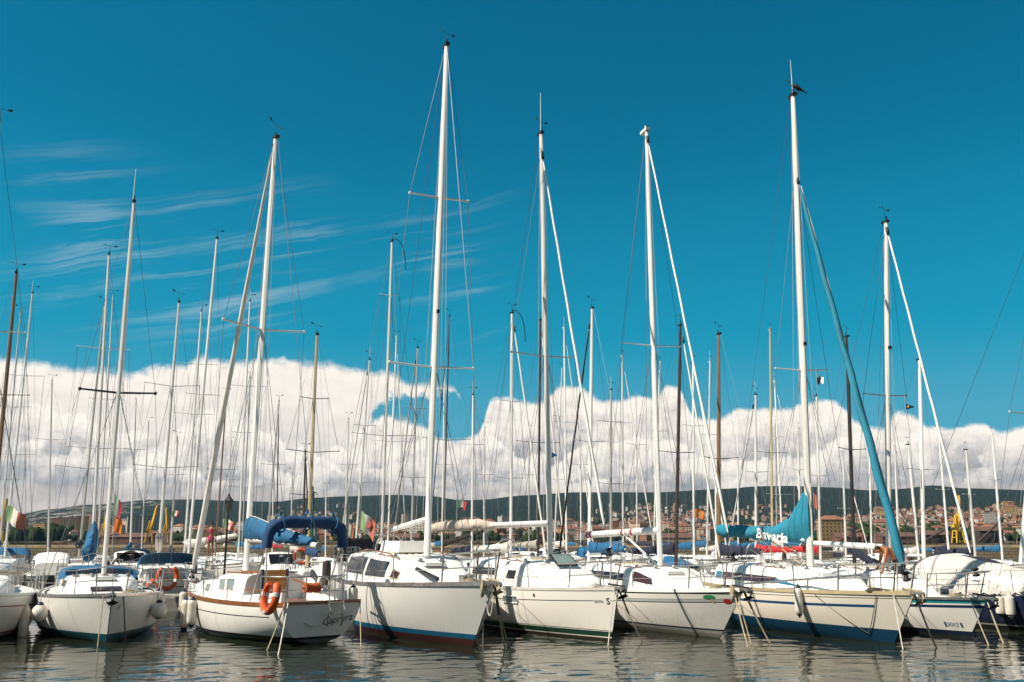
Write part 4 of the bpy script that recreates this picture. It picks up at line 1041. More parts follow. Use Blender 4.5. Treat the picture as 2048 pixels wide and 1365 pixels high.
bg(1274, 1272, 800, 55, 's', 'n', -1, [(890, 22)], 'sloop with silver mast and navy cover behind the red banded boom', hull='n')
bg(1476, 1475, 822, 67, 'w', 'b', 1, [(920, 22)], 'far sloop with white mast above the end of the teal cover')
bg(1600, 1596, 858, 67, 's', 'k', -1, [(940, 18)], 'far sloop with thin mast just left of the cream sloop mast')
bg(1742, 1738, 868, 67, 'w', 'n', 1, [(950, 18)], 'far sloop with white mast behind the teal furled sail', hood='n')
bg(1796, 1790, 905, 82, 's', 'b', -1, [], 'far little sloop with thin mast right of the teal striped boat mast')
bg(1948, 1932, 900, 67, 's', 'n', 1, [(990, 16)], 'far sloop with thin leaning mast right of the big yellow crane')
bg(2002, 1984, 868, 67, 'w', 'b', 1, [(960, 18)], 'far sloop with white mast above the white tarpaulin')
# lettering on two far covers
for key, txt, n0, sz, mt in ((784, 'CUTTER 9 m', .90, .17, M_whcv),):
    b = BG[key]
# sail bag lettering: white writing on the black bag beside the canopy
b = BG[784]
bo = [c for c in b.root.children if c.name.startswith('boom')][0]
g0 = Vector(bo.data.vertices[0].co); 
zb = b.h.deckz(b.mx)+.40+.62; f0 = (zb-b.base.z)/(b.top.z-b.base.z); g0 = b.mb+(b.mt-b.mb)*f0; e0 = b.l(at(678, 1099, 41-4.5)); db = e0-g0; dn = db.normalized()
sdv = dn.cross(Vector((0, 0, 1))).normalized()
if sdv.dot(b.l(Vector((0, 0, EYE)))-g0) < 0: sdv = -sdv
b.text('CUTTER 9m', .30, lambda x, y: g0+dn*(db.length*.985-x)+sdv*(.27)+Vector((0, 0, y-.12)), M_whcv, 'bag_lettering', bold=.01, sx=1.0)
# ------------------------------------------------------------------ motor boats and covered boats in the gaps
def motorboat(px, py, D, L, label, hull='w', cover=None, o=1, flip=0, th=None):
    p = at(px, 1090, D); a = R(66+rnd.uniform(-5, 5)); th = th if th is not None else (-a if o > 0 else math.pi-a)
    h = Hull(L, L*.36, .17*L, .13*L, .14*L, .0, tr=.92, trw=.9, tm=.3, dep=.3, wl=.84, qd=2.3)
    b = Boat('motorboat', label, 'motorboat', h, (p.x, D, 0), th, 'motor boats between the sailing boats')
    b.shell(HM[hull], rail=M_whcv, fine=False)
    b.cabin([(-.20*L, h.B*.36, .09*L), (-.02*L, h.B*.38, .16*L), (.06*L, h.B*.36, .15*L), (.14*L, h.B*.33, .06*L), (.34*L, h.B*.14, .02)], n=3)
    b.window(-.16*L, .06*L, .45, .82, M_glass, n=4)
    g = [[b.cside(.065*L+.065*L*k, .9-.25*k, 1, 0)*1 for k in (0, 1)]]
    m = MB(); z = b.h.deckz(.1*L); m.slab([[Vector((.072*L, y, z+.145*L)), Vector((.13*L, y*.95, z+.075*L))] for y in (-h.B*.27, -h.B*.1, h.B*.1, h.B*.27)], (.01, 0, .012)); b.part(m, 'windscreen', M_glass, smooth=False)
    m = MB(); m.box((h.stern-.12, 0, .55), (.28, .36, .5), taper=.8); m.box((h.stern-.12, 0, .1), (.14, .1, .7)); b.part(m, 'outboard_motor', M_dark, ang=30)
    m = MB()
    for sd in (1, -1): m.tube([h.edge(.1*L, sd, .05), h.edge(.12*L, sd, .05)+Vector((0, 0, .35)), h.edge(h.bow-.15, sd, .02)+Vector((0, 0, .38)), h.edge(h.bow-.1, sd, .02)], .014, 5)
    b.part(m, 'bow_rail', M_steel)
    if cover:
        g = []
        for i in range(10):
            f = i/9; x = h.stern+.1+(.1*L-h.stern)*f; e = h.edge(x, 1).y+.03; z = h.deckz(x); g.append([Vector((x, e*k, z-.05+(.17*L)*(1-abs(k)**2.2)*(.55+.45*math.sin(min(1, f*1.4)*math.pi/2))+.02*math.sin(i*5+k*9))) for k in [-1+j/6 for j in range(13)]])
        m = MB(); m.slab(g, (0, 0, -.01)); b.part(m, 'boat_cover', CC[cover], ang=60)
    return b
motorboat(1905, 1120, 36, 6.4, 'motorboat under a dark navy cover behind the white tarpaulin', cover='n', o=-1)
motorboat(1938, 1120, 48, 5.2, 'motorboat under a dark red cover behind the white tarpaulin', cover='m', o=-1)
motorboat(108, 1125, 47, 6.2, 'white motorboat in front of the stone breakwater beside the blue sail bundle', o=-1)
motorboat(262, 1120, 48, 6.4, 'white cabin motorboat with beige cover left of the orange lifebuoy', cover='t', o=1)
motorboat(560, 1120, 48, 6.2, 'white cabin motorboat behind the varnished cabin hatch', o=1)
motorboat(660, 1120, 36.5, 5.2, 'small white motorboat with windscreen behind the stern ladder', o=-1)
motorboat(955, 1120, 36.5, 5.6, 'motorboat under a bright blue cover left of the open hatch', cover='b', o=1)
motorboat(1330, 1120, 47, 5.8, 'motorboat under a bright blue cover behind the twin striped boat', cover='b', o=-1)
motorboat(1100, 1120, 75, 6.5, 'white motorboat far behind the silver mast', o=1)
motorboat(1760, 1120, 49, 6.0, 'white motorboat below the stone breakwater near the bending man', o=-1)

# ================================================================== things on and around the boats
GF = 'fenders hanging along the hulls'
def fender(name, p, L, r, label, tilt=(0, 0), round_=False, ends=M_fblue, hang=.5):
    t = thing(name, label, 'fender', p, 0, GF)
    M3 = Matrix.Rotation(tilt[0], 3, 'X') @ Matrix.Rotation(tilt[1], 3, 'Y')
    if round_:
        m = MB(); m.lathe([(r*math.cos(a)*(1-.12*max(0, math.sin(a))), r*math.sin(a)*1.08) for a in [-1.45+2.7*i/10 for i in range(11)]], n=16); m.build('buoy_body', M_fend, t)
        m = MB(); m.lathe([(r*.42, r*.92), (r*.38, r*1.15), (r*.22, r*1.32), (.02, r*1.34)], n=12); m.build('buoy_top', ends, t)
        m = MB(); m.lathe([(.02, -r*1.10), (r*.3, -r*1.07), (r*.45, -r*.93)], n=12); m.build('buoy_base', M_redp, t)
        top = r*1.3
    else:
        h = L/2; m = MB(); m.lathe([M3 @ Vector((0, 0, 0)) and (a, b) for a, b in ((r*.6, -h*.86), (r*.93, -h*.74), (r, -h*.55), (r, h*.55), (r*.93, h*.74), (r*.6, h*.86))], n=14, M=M3); m.build('fender_body', M_fend, t)
        for sg, nm in ((1, 'fender_end'), (-1, 'fender_end')):
            m = MB(); m.lathe([(r*.66, sg*h*.84), (r*.55, sg*h*.95), (r*.25, sg*h*1.0), (r*.2, sg*h*1.1), (.01, sg*h*1.12)], n=12, M=M3); m.build(nm, ends, t)
        top = h*1.1
    m = MB(); q = M3 @ Vector((0, 0, top)); m.tube([q, q+Vector((.01, .02, hang))], .010, 5); m.build('fender_rope', M_ropew, t)
    return t
def onhull(b, px, py, side, r):
    """point just outside the topsides seen at that spot"""
    best = None
    for i in range(200):
        x = b.h.stern+(b.h.bow-b.h.stern)*i/199
        for j in range(30):
            v = .0+1.0*j/29
            q = b.h.skin(x, v, side, r); w = b.w(q); e = proj(w); d = abs(e[0]-px)+abs(e[1]-py)+3.0*w.y
            if best is None or d < best[0]: best = (d, w)
    return best[1]
def fhull(b, px, py, side, L, r, label, dy=None, **k):
    q = onhull(b, px, py, side, r)
    if dy is not None: q = at(px, py, q.y+dy)
    fender('fender' if not k.get('round_') else 'buoy_fender', q, L, r, label, **k)
fhull(b1, 79, 1228, -1, 0, .20, 'round white buoy fender on the bow-on sloop, lowest on its left flank', round_=True)
fhull(b1, 60, 1208, -1, 0, .18, dy=.7, label='round white buoy fender tucked highest at the picture-left flank of the bow-on sloop', round_=True, hang=.3)
fhull(b1, 318, 1222, 1, 0, .20, 'round white buoy fender with red base facing the stern-on sloop', round_=True)
fhull(b1, 316, 1197, 1, 0, .19, dy=.8, label='round white buoy fender topmost beside the orange lifebuoy', round_=True, hang=.3)
fhull(b0, 48, 1248, 1, .95, .125, 'long white fender hanging between the two sloops at the picture edge', ends=M_fend)
fhull(b2, 371, 1228, 1, .86, .135, 'long white fender with navy ends, biggest of the three at the wooden rail', tilt=(.0, .05), hang=.3)
fhull(b2, 384, 1225, 1, .72, .125, 'white fender with navy ends nearest the wooden rail', hang=.25)
fhull(b2, 356, 1205, 1, .66, .12, 'white fender with navy ends farthest from the wooden rail', hang=.25)
fhull(b6, 1598, 1203, -1, .74, .105, 'single white fender with black tip on the cream hull', ends=M_dark)
p = b2.w((h2.stern+.5, -1.12, h2.deckz(h2.stern+.5)+.05)); fender('fender', at(706, 1196, p.y-.2), .58, .115, 'white fender with blue top beside the stern rail of the wooden railed boat', hang=.25)
fender('fender', at(656, 1184, p.y+1.7), .30, .10, 'small white fender with blue top standing on the stern deck', hang=.1, ends=M_blue)
fhull(b8, 2000, 1212, -1, .55, .12, 'white fender on the navy hull, closer to the bow of the teal striped boat', ends=M_dark, hang=.2)
fhull(b8, 2020, 1214, -1, .58, .13, 'yellowed white fender on the navy hull, closer to the picture edge', ends=M_fend, hang=.2)

def lifering(px, py, D, R0, r0, label, tilt=0.0, horseshoe=False, rz=0.0, bands=4, sq=1.0):
    p = at(px, py, D); t = thing('lifebuoy', label, 'lifebuoy', p, rz)
    n = 28; a0, a1 = (R(-235), R(55)) if horseshoe else (0, 2*math.pi)
    def P(a): return Vector((R0*math.cos(a), .0+tilt*math.sin(a), R0*sq*math.sin(a)))
    m = MB(); A = [a0+(a1-a0)*i/(n if not horseshoe else n-1) for i in range(n)]
    m.tube([P(a) for a in A], [r0*(1 if not horseshoe or 0 < i < n-1 else .7) for i in range(n)], 10, closed=not horseshoe, ell=(1, 1.2)); m.build('buoy_ring', M_orange, t)
    for k in range(bands):
        c = a0+(a1-a0)*(k+.5)/bands; m = MB(); m.tube([P(c-.13), P(c), P(c+.13)], r0*1.03, 10, ell=(1, 1.2)); m.build('reflective_band', M_band, t)
    m = MB(); m.tube([P(A[2])+Vector((0, -r0*.8, 0))]+[P(A[4+k*3])*1.12+Vector((0, -r0*1.2, 0)) for k in range(6)], .009, 5); m.build('grab_line', M_rope, t)
    return t
ps = b2.w(tp[2]); 
lifering(541, 1193, b2.w((h2.stern+.15, 1.12, 1.4)).y-.1, .30, .075, 'big orange horseshoe lifebuoy with grey bands on the stern rail', horseshoe=True, rz=R(-52), sq=1.12, bands=3, tilt=.06)
lifering(335, 1155, 33.5, .31, .085, 'orange horseshoe lifebuoy hanging behind the three white fenders', rz=R(30), sq=1.25, bands=2, horseshoe=True)
lifering(602, 1113, 44, .30, .075, 'round orange lifebuoy seen beneath the royal blue canopy', rz=R(8))
lifering(306, 1176, 34, .22, .085, 'orange lifebuoy half hidden by the round buoy fenders', rz=R(60))

# mooring ropes from bow to water
GR = 'mooring ropes running down into the water'
def rope(b, loc, pxe, label, mat=None, r=.013, sag=.05, dark=0.0):
    a = b.w(loc) if b else loc; e = onz(*pxe, -.25); e0 = onz(*pxe, 0); e = e0+(e0-a)*.12
    n = 10; pts = [a+(e-a)*(i/n)+Vector((0, 0, -sag*math.sin(math.pi*i/n))) for i in range(n+1)]
    t = None; m = MB(); m.tube(pts, r, 6); o = m.build('mooring_rope', mat or M_rope); tag(o, label, 'rope', GR)
    if dark:
        k = int(n*dark); m = MB(); m.tube(pts[:k+1], r*1.6, 6); m.build('chafe_sleeve', M_roped, o)
    return o
def bow(b, side=-1, back=.25, dz=.04): return b.h.edge(b.h.bow-back, side, .02, dz)
rope(b1, bow(b1, -1), (195, 1294), 'tan rope slanting down left from the bow-on sloop')
rope(b1, bow(b1, 1, .4), (252, 1286), 'rope with chain shackle hanging from the bow-on sloop', M_roped, .016)
rope(b2, (h2.stern-.02, 1.0, .95), (533, 1302), 'tan rope from the stern cleat below the horseshoe buoy', r=.014)
rope(b2, (h2.stern-.02, .92, .95), (556, 1311), 'pale rope dropping straight from the stern cleat below the horseshoe buoy', M_ropew, .014)
rope(b2, (h2.stern-.02, -.98, .95), (722, 1293), 'tan rope from the picture-right stern corner of the wooden railed boat')
rope(b3, bow(b3, -1, .3), (966, 1297), 'pale rope straight down from the bow of the tallest sloop', M_ropew, .014)
rope(b3, bow(b3, 1, .1), (1010, 1298), 'pair-like tan rope from the anchor roller of the tallest sloop', r=.018, dark=.4)
rope(b3, bow(b3, 1, .15), (1016, 1294), 'thin tan rope beside the anchor roller rope of the tallest sloop', r=.014)
rope(b4, bow(b4, -1, .12), (1216, 1291), 'thin pale rope in front of the cream bow with lettering', M_ropew, .013)
rope(b4, bow(b4, 1, .1), (1285, 1284), 'dark and tan rope slanting right from the cream lettered bow', dark=.45)
rope(b5, bow(b5, -1, .26), (1496, 1294), 'thick tan rope from the bow beside the red sticker', r=.018)
rope(b5, bow(b5, -1, .18), (1503, 1289), 'second tan rope from the bow beside the red sticker, thinner', r=.016)
rope(b5, bow(b5, 1, .1), (1541, 1287), 'tan rope with dark sleeve slanting over the cream hull', r=.018, dark=.3)
rope(b6, bow(b6, -1, .5), (1806, 1299), 'thin pale rope dropping from the cream bow', M_ropew, .013)
rope(b6, bow(b6, 1, .1), (1873, 1296), 'thick dark rope slanting over the hull with teal stripe', M_roped, .022)
rope(b7, bow(b7, -1, .4), (1978, 1291), 'tan rope from the bow of the teal striped boat')
rope(b7, bow(b7, 1, .1), (2007, 1286), 'thick worn tan rope across the navy hull', r=.019)
# slack loops between bows
def slack(p, q, drop, label, mat=None, r=.014):
    n = 14; m = MB(); m.tube([p+(q-p)*(i/n)+Vector((0, 0, -drop*4*(i/n)*(1-i/n))) for i in range(n+1)], r, 6)
    tag(m.build('slack_rope', mat or M_rope), label, 'rope')
slack(b1.w(bow(b1, -1, 1.4)), b1.w(bow(b1, 1, .35, -.25)), .45, 'slack rope looping across the front of the bow-on sloop', M_ropew)
slack(b3.w(bow(b3, -1, .2, -.35)), b3.w(bow(b3, 1, .05, -.2)), .38, 'slack rope looping below the bow of the tallest sloop', M_ropew)
slack(b6.w(b6.h.skin(b6.h.bow-2.6, .05, -1, .02)), b6.w(b6.h.skin(b6.h.bow-1.5, .95, -1, .02)), .05, 'thin dark line running down the cream hull', M_roped, .009)
slack(b6.w(b6.h.skin(b6.h.bow-.9, .05, -1, .02)), b6.w(b6.h.skin(b6.h.bow-1.5, .95, -1, .02)), .05, 'thin dark line running back from the cream bow', M_roped, .009)
slack(b1.w(bow(b1, 1, 2.2)), b2.w((h2.Lw/2, .3, 1.1)), .25, 'white rope stretched from the bow-on sloop to the wooden railed boat', M_ropew)

# flags
def flag(px, py, D, w, h, cols, label, tilt=0.0, droop=0.2, vert=True, seed=1, up=.8, emblem=None, faded=False):
    p = at(px, py, D); t = thing('flag', label, 'flag', p, R(-10), 'flags on the rigging')
    n = 12; mats = cols; rr = random.Random(seed); ph = rr.uniform(0, 6)
    per = n//len(cols)
    for ci, cm in enumerate(cols):
        g = []
        for j in range(7):
            v = j/6; row = []
            for i in range(ci*per, (ci+1)*per+1):
                u = i/n; x = w*u*(1-.1*v); y = .10*w*math.sin(u*7+ph+v*1.5)*u**.5; z = -h*v-droop*w*u**1.3+tilt*w*u+.03*math.sin(u*9+ph)
                row.append(Vector((x, y, z)))
            g.append(row)
        m = MB(); m.slab(g, (0, .004, 0)); m.build('flag_stripe', cm, t, ang=70)
    if emblem:
        m = MB(); m.lathe([(h*.18, -.014), (h*.2, 0), (h*.18, .014)], (w*.5, .10*w*math.sin(3.5+ph+.75)*.7, -h*.5-droop*w*.4+tilt*w*.5), 12, Matrix.Rotation(math.pi/2, 3, 'X')); m.build('flag_emblem', emblem, t)
    m = MB(); m.tube([(0, 0, up), (0, 0, -h-.5)], .008, 5); m.build('flag_halyard', M_wirel, t)
G_, W_, R_ = pbr('flag green', (.03, .22, .06), .8, bump=.2), pbr('flag white', (.72, .70, .66), .8, bump=.2), pbr('flag red', (.50, .02, .025), .8, bump=.2)
g2, w2_, r2 = pbr('flag faded green', (.28, .44, .22), .8), pbr('flag faded white', (.7, .65, .58), .8), pbr('flag faded red', (.58, .16, .11), .8)
OR = pbr('flag orange', (.62, .17, .02), .8)
flag(12, 1011, 39, .95, .62, [g2, w2_, r2], 'large faded tricolour flag at the picture edge', droop=.45, seed=2)
flag(230, 990, 30, .25, .55, [G_, W_, R_], 'narrow limp tricolour flag beside the blue sail bundle', droop=1.2, seed=3)
flag(229, 1035, 30, .28, .42, [OR], 'small limp orange flag below the narrow tricolour', droop=.4, seed=4)
flag(344, 1022, 50, .42, .28, [G_, W_, R_], 'small crisp tricolour flag right of the yellow crane', droop=.0, seed=5)
flag(446, 1037, 45, .62, .42, [g2, w2_, r2], 'pale tricolour flag near the lantern', droop=.3, seed=6, emblem=r2)
flag(722, 1022, 39, .62, .75, [g2, w2_, r2], 'big faded tricolour flag with emblem above the black sail bag', droop=.75, seed=7, emblem=r2)
flag(697, 1046, 39, .22, .5, [g2, w2_, r2], 'small faded flag hanging straight down beside the royal blue canopy', droop=1.0, seed=8)
flag(914, 997, 26.5, .27, .22, [G_, W_, R_], 'crisp green white and red flag right of the tallest mast', droop=.35, seed=9)
flag(1389, 1017, 50, .48, .42, [OR], 'orange flag with dark emblem on the white mast', droop=.35, seed=10, emblem=M_tan)
flag(1633, 754, 24.5, .18, .18, [M_navy, W_], 'small navy and white flag under the spreader of the cream sloop', droop=-.05, seed=11, up=.25)
flag(1626, 985, 40, .12, .6, [r2], 'limp pink pennant behind the teal cover', droop=1.0, seed=12)
def pennant(px, py, D, w, h, mat, label, dot=None):
    p = at(px, py, D); t = thing('pennant', label, 'flag', p)
    m = MB(); m.slab([[RA((0, 0, 0)), RA((w*.5, .04*w, -h*.22)), RA((w, 0, -h*.42))], [RA((0, 0, -h)), RA((w*.5, .04*w, -h*.78)), RA((w, 0, -h*.58))]], (0, .005, 0)); m.build('pennant_cloth', mat, t)
    if dot: m = MB(); m.ball((w*.3, 0, -h*.5), (h*.18, .03, h*.18), 8, 6); m.build('pennant_emblem', dot, t)
    m = MB(); m.tube([(0, 0, .25), (0, 0, -h-.25)], .008, 5); m.build('flag_halyard', M_wirel, t)
pennant(1811, 808, 26, .23, .17, M_royal, 'blue pennant with yellow emblem under the spreader of the teal striped boat', M_yel)
pennant(1103, 905, 50, .3, .3, M_blue, 'small blue pennant between the silver and the white masts')

# bird on the masthead
p = b6.top+Vector((.16, -.02, .14))
m = MB(); 
def eg(c, r, M=None): m.ball(c, r, 10, 8, M=M)
Mb = Matrix.Rotation(R(38), 3, 'Y')
rings = []
for x, z, ry, rz in ((-.20, .19, .015, .02), (-.17, .19, .028, .032), (-.13, .175, .045, .05), (-.07, .145, .065, .075), (.0, .10, .07, .08), (.07, .06, .055, .055), (.13, .02, .035, .03), (.20, -.03, .03, .014), (.27, -.08, .025, .008)):
    rings.append([Vector((x, ry*math.cos(k*math.pi/5), z+rz*math.sin(k*math.pi/5))) for k in range(10)])
m.loft(rings); m.loft([[Vector((-.20, .012*math.cos(k*2.1), .19+.012*math.sin(k*2.1))) for k in range(3)], [Vector((-.27, .003*math.cos(k*2.1), .18+.003*math.sin(k*2.1))) for k in range(3)]])
for s_ in (.02, -.02): m.tube([(-.01, s_, .05), (.0, s_, -.04), (-.01, s_, -.13)], .008, 5)
o = m.build('crow', M_feather); o.location = p; tag(o, 'dark crow perched on the masthead of the cream sloop', 'bird')
# ================================================================== people
def skin_body(joints, edges, radii, name, mat, parent, root=0, sub=2):
    me = bpy.data.meshes.new(name); me.from_pydata(joints, edges, []); me.materials.append(mat)
    o = bpy.data.objects.new(name, me); COL.objects.link(o)
    sk = o.modifiers.new('skin', 'SKIN'); sb = o.modifiers.new('sub', 'SUBSURF'); sb.levels = sb.render_levels = sub
    for i, r in enumerate(radii):
        sv = me.skin_vertices[0].data[i]; sv.radius = r if isinstance(r, tuple) else (r, r); sv.use_root = (i == root)
    bpy.context.view_layer.update()
    ev = o.evaluated_get(bpy.context.evaluated_depsgraph_get()); m2 = bpy.data.meshes.new_from_object(ev)
    bpy.data.objects.remove(o); m2.materials.clear(); m2.materials.append(mat)
    m2.polygons.foreach_set('use_smooth', [True]*len(m2.polygons))
    return link(name, m2, parent)
def hand(J, E, Rr, wrist_i, d, side, k=1.0):
    """five fingers from a palm vertex"""
    w = Vector(J[wrist_i]); d = d.normalized(); s = d.cross(Vector((0, 1, 0))).normalized()*side
    palm = w+d*.075*k; J.append(tuple(palm)); Rr.append((.036*k, .02*k)); pi = len(J)-1; E.append((wrist_i, pi))
    for a, ln in ((-.028, .070), (-.010, .082), (.009, .077), (.027, .060)):
        q = palm+s*a*k+d*.02*k; prev = pi
        for f, cl in ((.5, .1), (1., .45)):
            J.append(tuple(q+d*ln*f*k+Vector((0, .02*cl*k, 0))-s*a*.1)); Rr.append(.010*k); E.append((prev, len(J)-1)); prev = len(J)-1
    J.append(tuple(w+d*.05*k+s*.045*k)); Rr.append(.013*k); E.append((pi, len(J)-1)); J.append(tuple(w+d*.09*k+s*.06*k)); Rr.append(.010*k); E.append((len(J)-2, len(J)-1))
# man bending on the deck: x = picture right, y = away, z = up; origin between the feet
pp = at(1800, 1156, 27.0); pp.z = .93
pt = thing('person', 'shirtless tanned man in dark shorts bending over on deck behind the teal furled sail', 'person', pp)
J = [(.0, 0, .83), (-.07, 0, .93), (-.20, .01, 1.08), (-.36, .02, 1.20), (-.44, .02, 1.22), (-.53, .0, 1.17), (-.60, -.02, 1.10)]
Rr = [(.15, .13), (.15, .12), (.165, .12), (.15, .11), (.062, .062), (.088, .088), (.07, .075)]
E = [(0, 1), (1, 2), (2, 3), (3, 4), (4, 5), (5, 6)]
def limb(start, pts, rad):
    prev = start
    for p, r in zip(pts, rad): J.append(p); Rr.append(r); E.append((prev, len(J)-1)); prev = len(J)-1
    return prev
wr1 = limb(3, [(-.38, -.19, 1.16), (-.46, -.24, .90), (-.53, -.22, .68)], [.062, .048, .030]); hand(J, E, Rr, wr1, Vector((-.3, .1, -1)), 1)
wr2 = limb(3, [(-.36, .21, 1.15), (-.40, .26, .90), (-.50, .22, .70)], [.062, .048, .030]); hand(J, E, Rr, wr2, Vector((-.4, 0, -1)), -1)
limb(0, [(.03, -.10, .76), (-.05, -.13, .44), (.04, -.13, .09), (-.10, -.14, .045)], [.10, .062, .042, .035])
limb(0, [(.03, .10, .76), (-.02, .14, .44), (.08, .13, .09), (-.06, .15, .045)], [.10, .062, .042, .035])
body = skin_body(J, E, Rr, 'body', M_skin, pt)
m = MB(); m.ball((-.555, 0, 1.205), (.085, .085, .075), 10, 7); m.build('hair', M_hair, pt)
m = MB(); m.ball((-.648, -.02, 1.085), (.012, .014, .02), 6, 5); m.ball((-.56, -.088, 1.14), (.02, .012, .028), 6, 5); m.ball((-.56, .088, 1.14), (.02, .012, .028), 6, 5)
for y in (-.035, .025): m.ball((-.638, y, 1.115), .010, 6, 5)
m.build('face_features', M_skin, pt)
m = MB()
rg = lambda c, rx, ry, n=14: [Vector(c)+Vector((rx*math.cos(2*math.pi*k/n), ry*math.sin(2*math.pi*k/n), (.12 if c[2] > .85 else 0)*-math.cos(2*math.pi*k/n))) for k in range(n)]
m.loft([rg((-.06, 0, .95), .165, .17), rg((.0, 0, .86), .18, .20), rg((.02, 0, .76), .175, .21), rg((.015, 0, .70), .15, .20)])
for s_ in (-1, 1): m.loft([rg((.02, s_*.105, .76), .13, .115), rg((-.01, s_*.12, .62), .115, .105), rg((-.03, s_*.13, .53), .11, .10)])
m.build('shorts', M_short, pt, ang=60)
# far swimmer standing on a boat
pp = at(420, 1113, 50); f = thing('person', 'far tanned person in pink swimwear standing on a boat under the lettered boom', 'person', pp)
J = [(0, 0, .9), (0, 0, 1.1), (0, 0, 1.38), (0, 0, 1.48), (0, 0, 1.60), (0, 0, 1.70)]; Rr = [(.15, .11), (.125, .10), (.15, .10), .05, .085, .07]; E = [(i, i+1) for i in range(5)]
for s_ in (-1, 1):
    w = limb(2, [(s_*.19, 0, 1.38), (s_*.25, .03, 1.10), (s_*.24, -.04, .86)], [.052, .042, .028]); hand(J, E, Rr, w, Vector((0, 0, -1)), s_)
    limb(0, [(s_*.09, 0, .84), (s_*.10, 0, .48), (s_*.11, .02, .09), (s_*.12, -.1, .04)], [.095, .06, .04, .035])
skin_body(J, E, Rr, 'body', M_skin, f, sub=1)
Mpk = pbr('pink cloth', (.55, .04, .13), .8)
m = MB(); rg2 = lambda z, a, b_: [Vector((a*math.cos(k*math.pi/7), b_*math.sin(k*math.pi/7), z)) for k in range(14)]
m.loft([rg2(.80, .17, .13), rg2(.92, .185, .145), rg2(1.0, .16, .13)]); m.loft([rg2(1.20, .15, .12), rg2(1.33, .17, .13)]); m.build('swimwear', Mpk, f)
m = MB(); m.ball((0, .02, 1.65), (.095, .10, .10), 10, 7); m.build('hair', M_hair, f)

# ================================================================== pontoons, breakwater, lantern, pylon
def slabbox(x0, x1, y0, y1, z0, z1): m = MB(); m.box(((x0+x1)/2, (y0+y1)/2, (z0+z1)/2), (x1-x0, y1-y0, z1-z0)); return m
for y, lab in ((34.6, 'long concrete pontoon behind the front row of boats'), (61.2, 'long concrete pontoon behind the second line of masts')):
    t = thing('pontoon', lab, 'pontoon', (0, y, 0)); slabbox(-45, 45, -.9, .9, -.3, .48).build('pontoon_deck', M_conc, t, smooth=False)
    for k in range(-5, 6):
        m = MB(); m.lathe([(.16, -1), (.16, 1.5), (.13, 1.62), (.02, 1.66)], (k*8+1.3, .7, 0), 10); m.build('pile', M_dkbrown, t)
Mst, t_, b_ = newmat('breakwater stone')
co = t_.n('ShaderNodeTexCoord').outputs['Object']
br = t_.n('ShaderNodeTexBrick'); t_.set(br.inputs['Vector'], t_.mapping(co, (1, 1, 1), rot=(R(90), 0, 0)))
br.inputs['Scale'].default_value = .55; br.inputs['Mortar Size'].default_value = .03; br.inputs['Color1'].default_value = (.36, .28, .17, 1); br.inputs['Color2'].default_value = (.27, .21, .13, 1); br.inputs['Mortar'].default_value = (.12, .09, .06, 1)
t_.set(b_.inputs['Base Color'], t_.mix(t_.mr(t_.noise(co, .35, 6, .7), .35, .75), br.outputs[0], (.20, .155, .10))); b_.inputs['Roughness'].default_value = .95
t = thing('breakwater', 'long tan stone breakwater wall across the harbour mouth', 'breakwater', (0, 150, 0))
m = MB(); m.box((60, 0, .1), (420, 6, 2.9)); m.build('wall', Mst, t, smooth=False)
m = MB(); m.box((60, 1.2, 1.73), (420, 3.2, .36)); m.build('coping', pbr('coping stone', (.42, .34, .22), .95, var=.25, vs=.5), t, smooth=False)
p = at(452, 1090, 36.0); p.z = .45
t = thing('street_lamp', 'old black lantern on a slim pole between the sloops', 'lamp', p)
zt_ = at(452, 1026, 36).z-p.z
m = MB(); m.lathe([(.09, 0), (.06, .3), (.045, .5), (.035, zt_)], n=8); m.build('pole', M_dark, t)
m = MB(); m.lathe([(.05, zt_), (.13, zt_+.1), (.17, zt_+.42), (.20, zt_+.44), (.06, zt_+.6), (.03, zt_+.72)], n=6); m.build('lantern_head', pbr('lantern', (.05, .05, .045), .3), t, ang=20)
p = at(590, 1090, 140); t = thing('harbour_beacon', 'slim green harbour beacon rising behind the royal blue canopy', 'beacon', (p.x, 150, 1.9))
zt_ = at(592, 986, 150).z-1.9
m = MB(); m.lathe([(.55, 0), (.5, zt_*.75), (.42, zt_)], n=10); m.build('tower', M_green, t)
m = MB(); m.lathe([(.75, zt_), (.75, zt_+.12), (.3, zt_+.15), (.3, zt_+.8), (.36, zt_+.85), (.02, zt_+1.2)], n=10); m.build('lamp_house', M_green, t)

# ================================================================== land: hills, town, cranes
RIDGE = [(-1400, 1050), (-500, 1048), (-60, 1046), (0, 1043), (60, 1031), (130, 1019), (200, 1010), (330, 1000), (400, 999), (480, 1002), (560, 1004), (640, 996), (700, 993), (800, 990), (870, 993), (925, 1001), (960, 1000), (1050, 991), (1150, 985), (1300, 985), (1440, 978), (1500, 973), (1560, 972), (1640, 975), (1720, 981), (1780, 978), (1840, 971), (1900, 977), (2048, 981), (2500, 985), (3500, 1010)]
TOWN = [(-1400, 1078), (0, 1076), (60, 1072), (250, 1066), (330, 1072), (480, 1068), (700, 1060), (900, 1050), (1050, 1054), (1250, 1056), (1420, 1058), (1600, 1054), (1680, 1042), (1760, 1027), (1850, 1024), (1900, 1029), (2000, 1016), (2100, 1012), (3500, 1030)]
def interp(T, x):
    if x <= T[0][0]: return T[0][1]
    for (a, b), (c, d) in zip(T, T[1:]):
        if a <= x <= c: f = (x-a)/(c-a); f = f*f*(3-2*f); return b+(d-b)*f
    return T[-1][1]
D0, D1, D2 = 1150, 2700, 5200
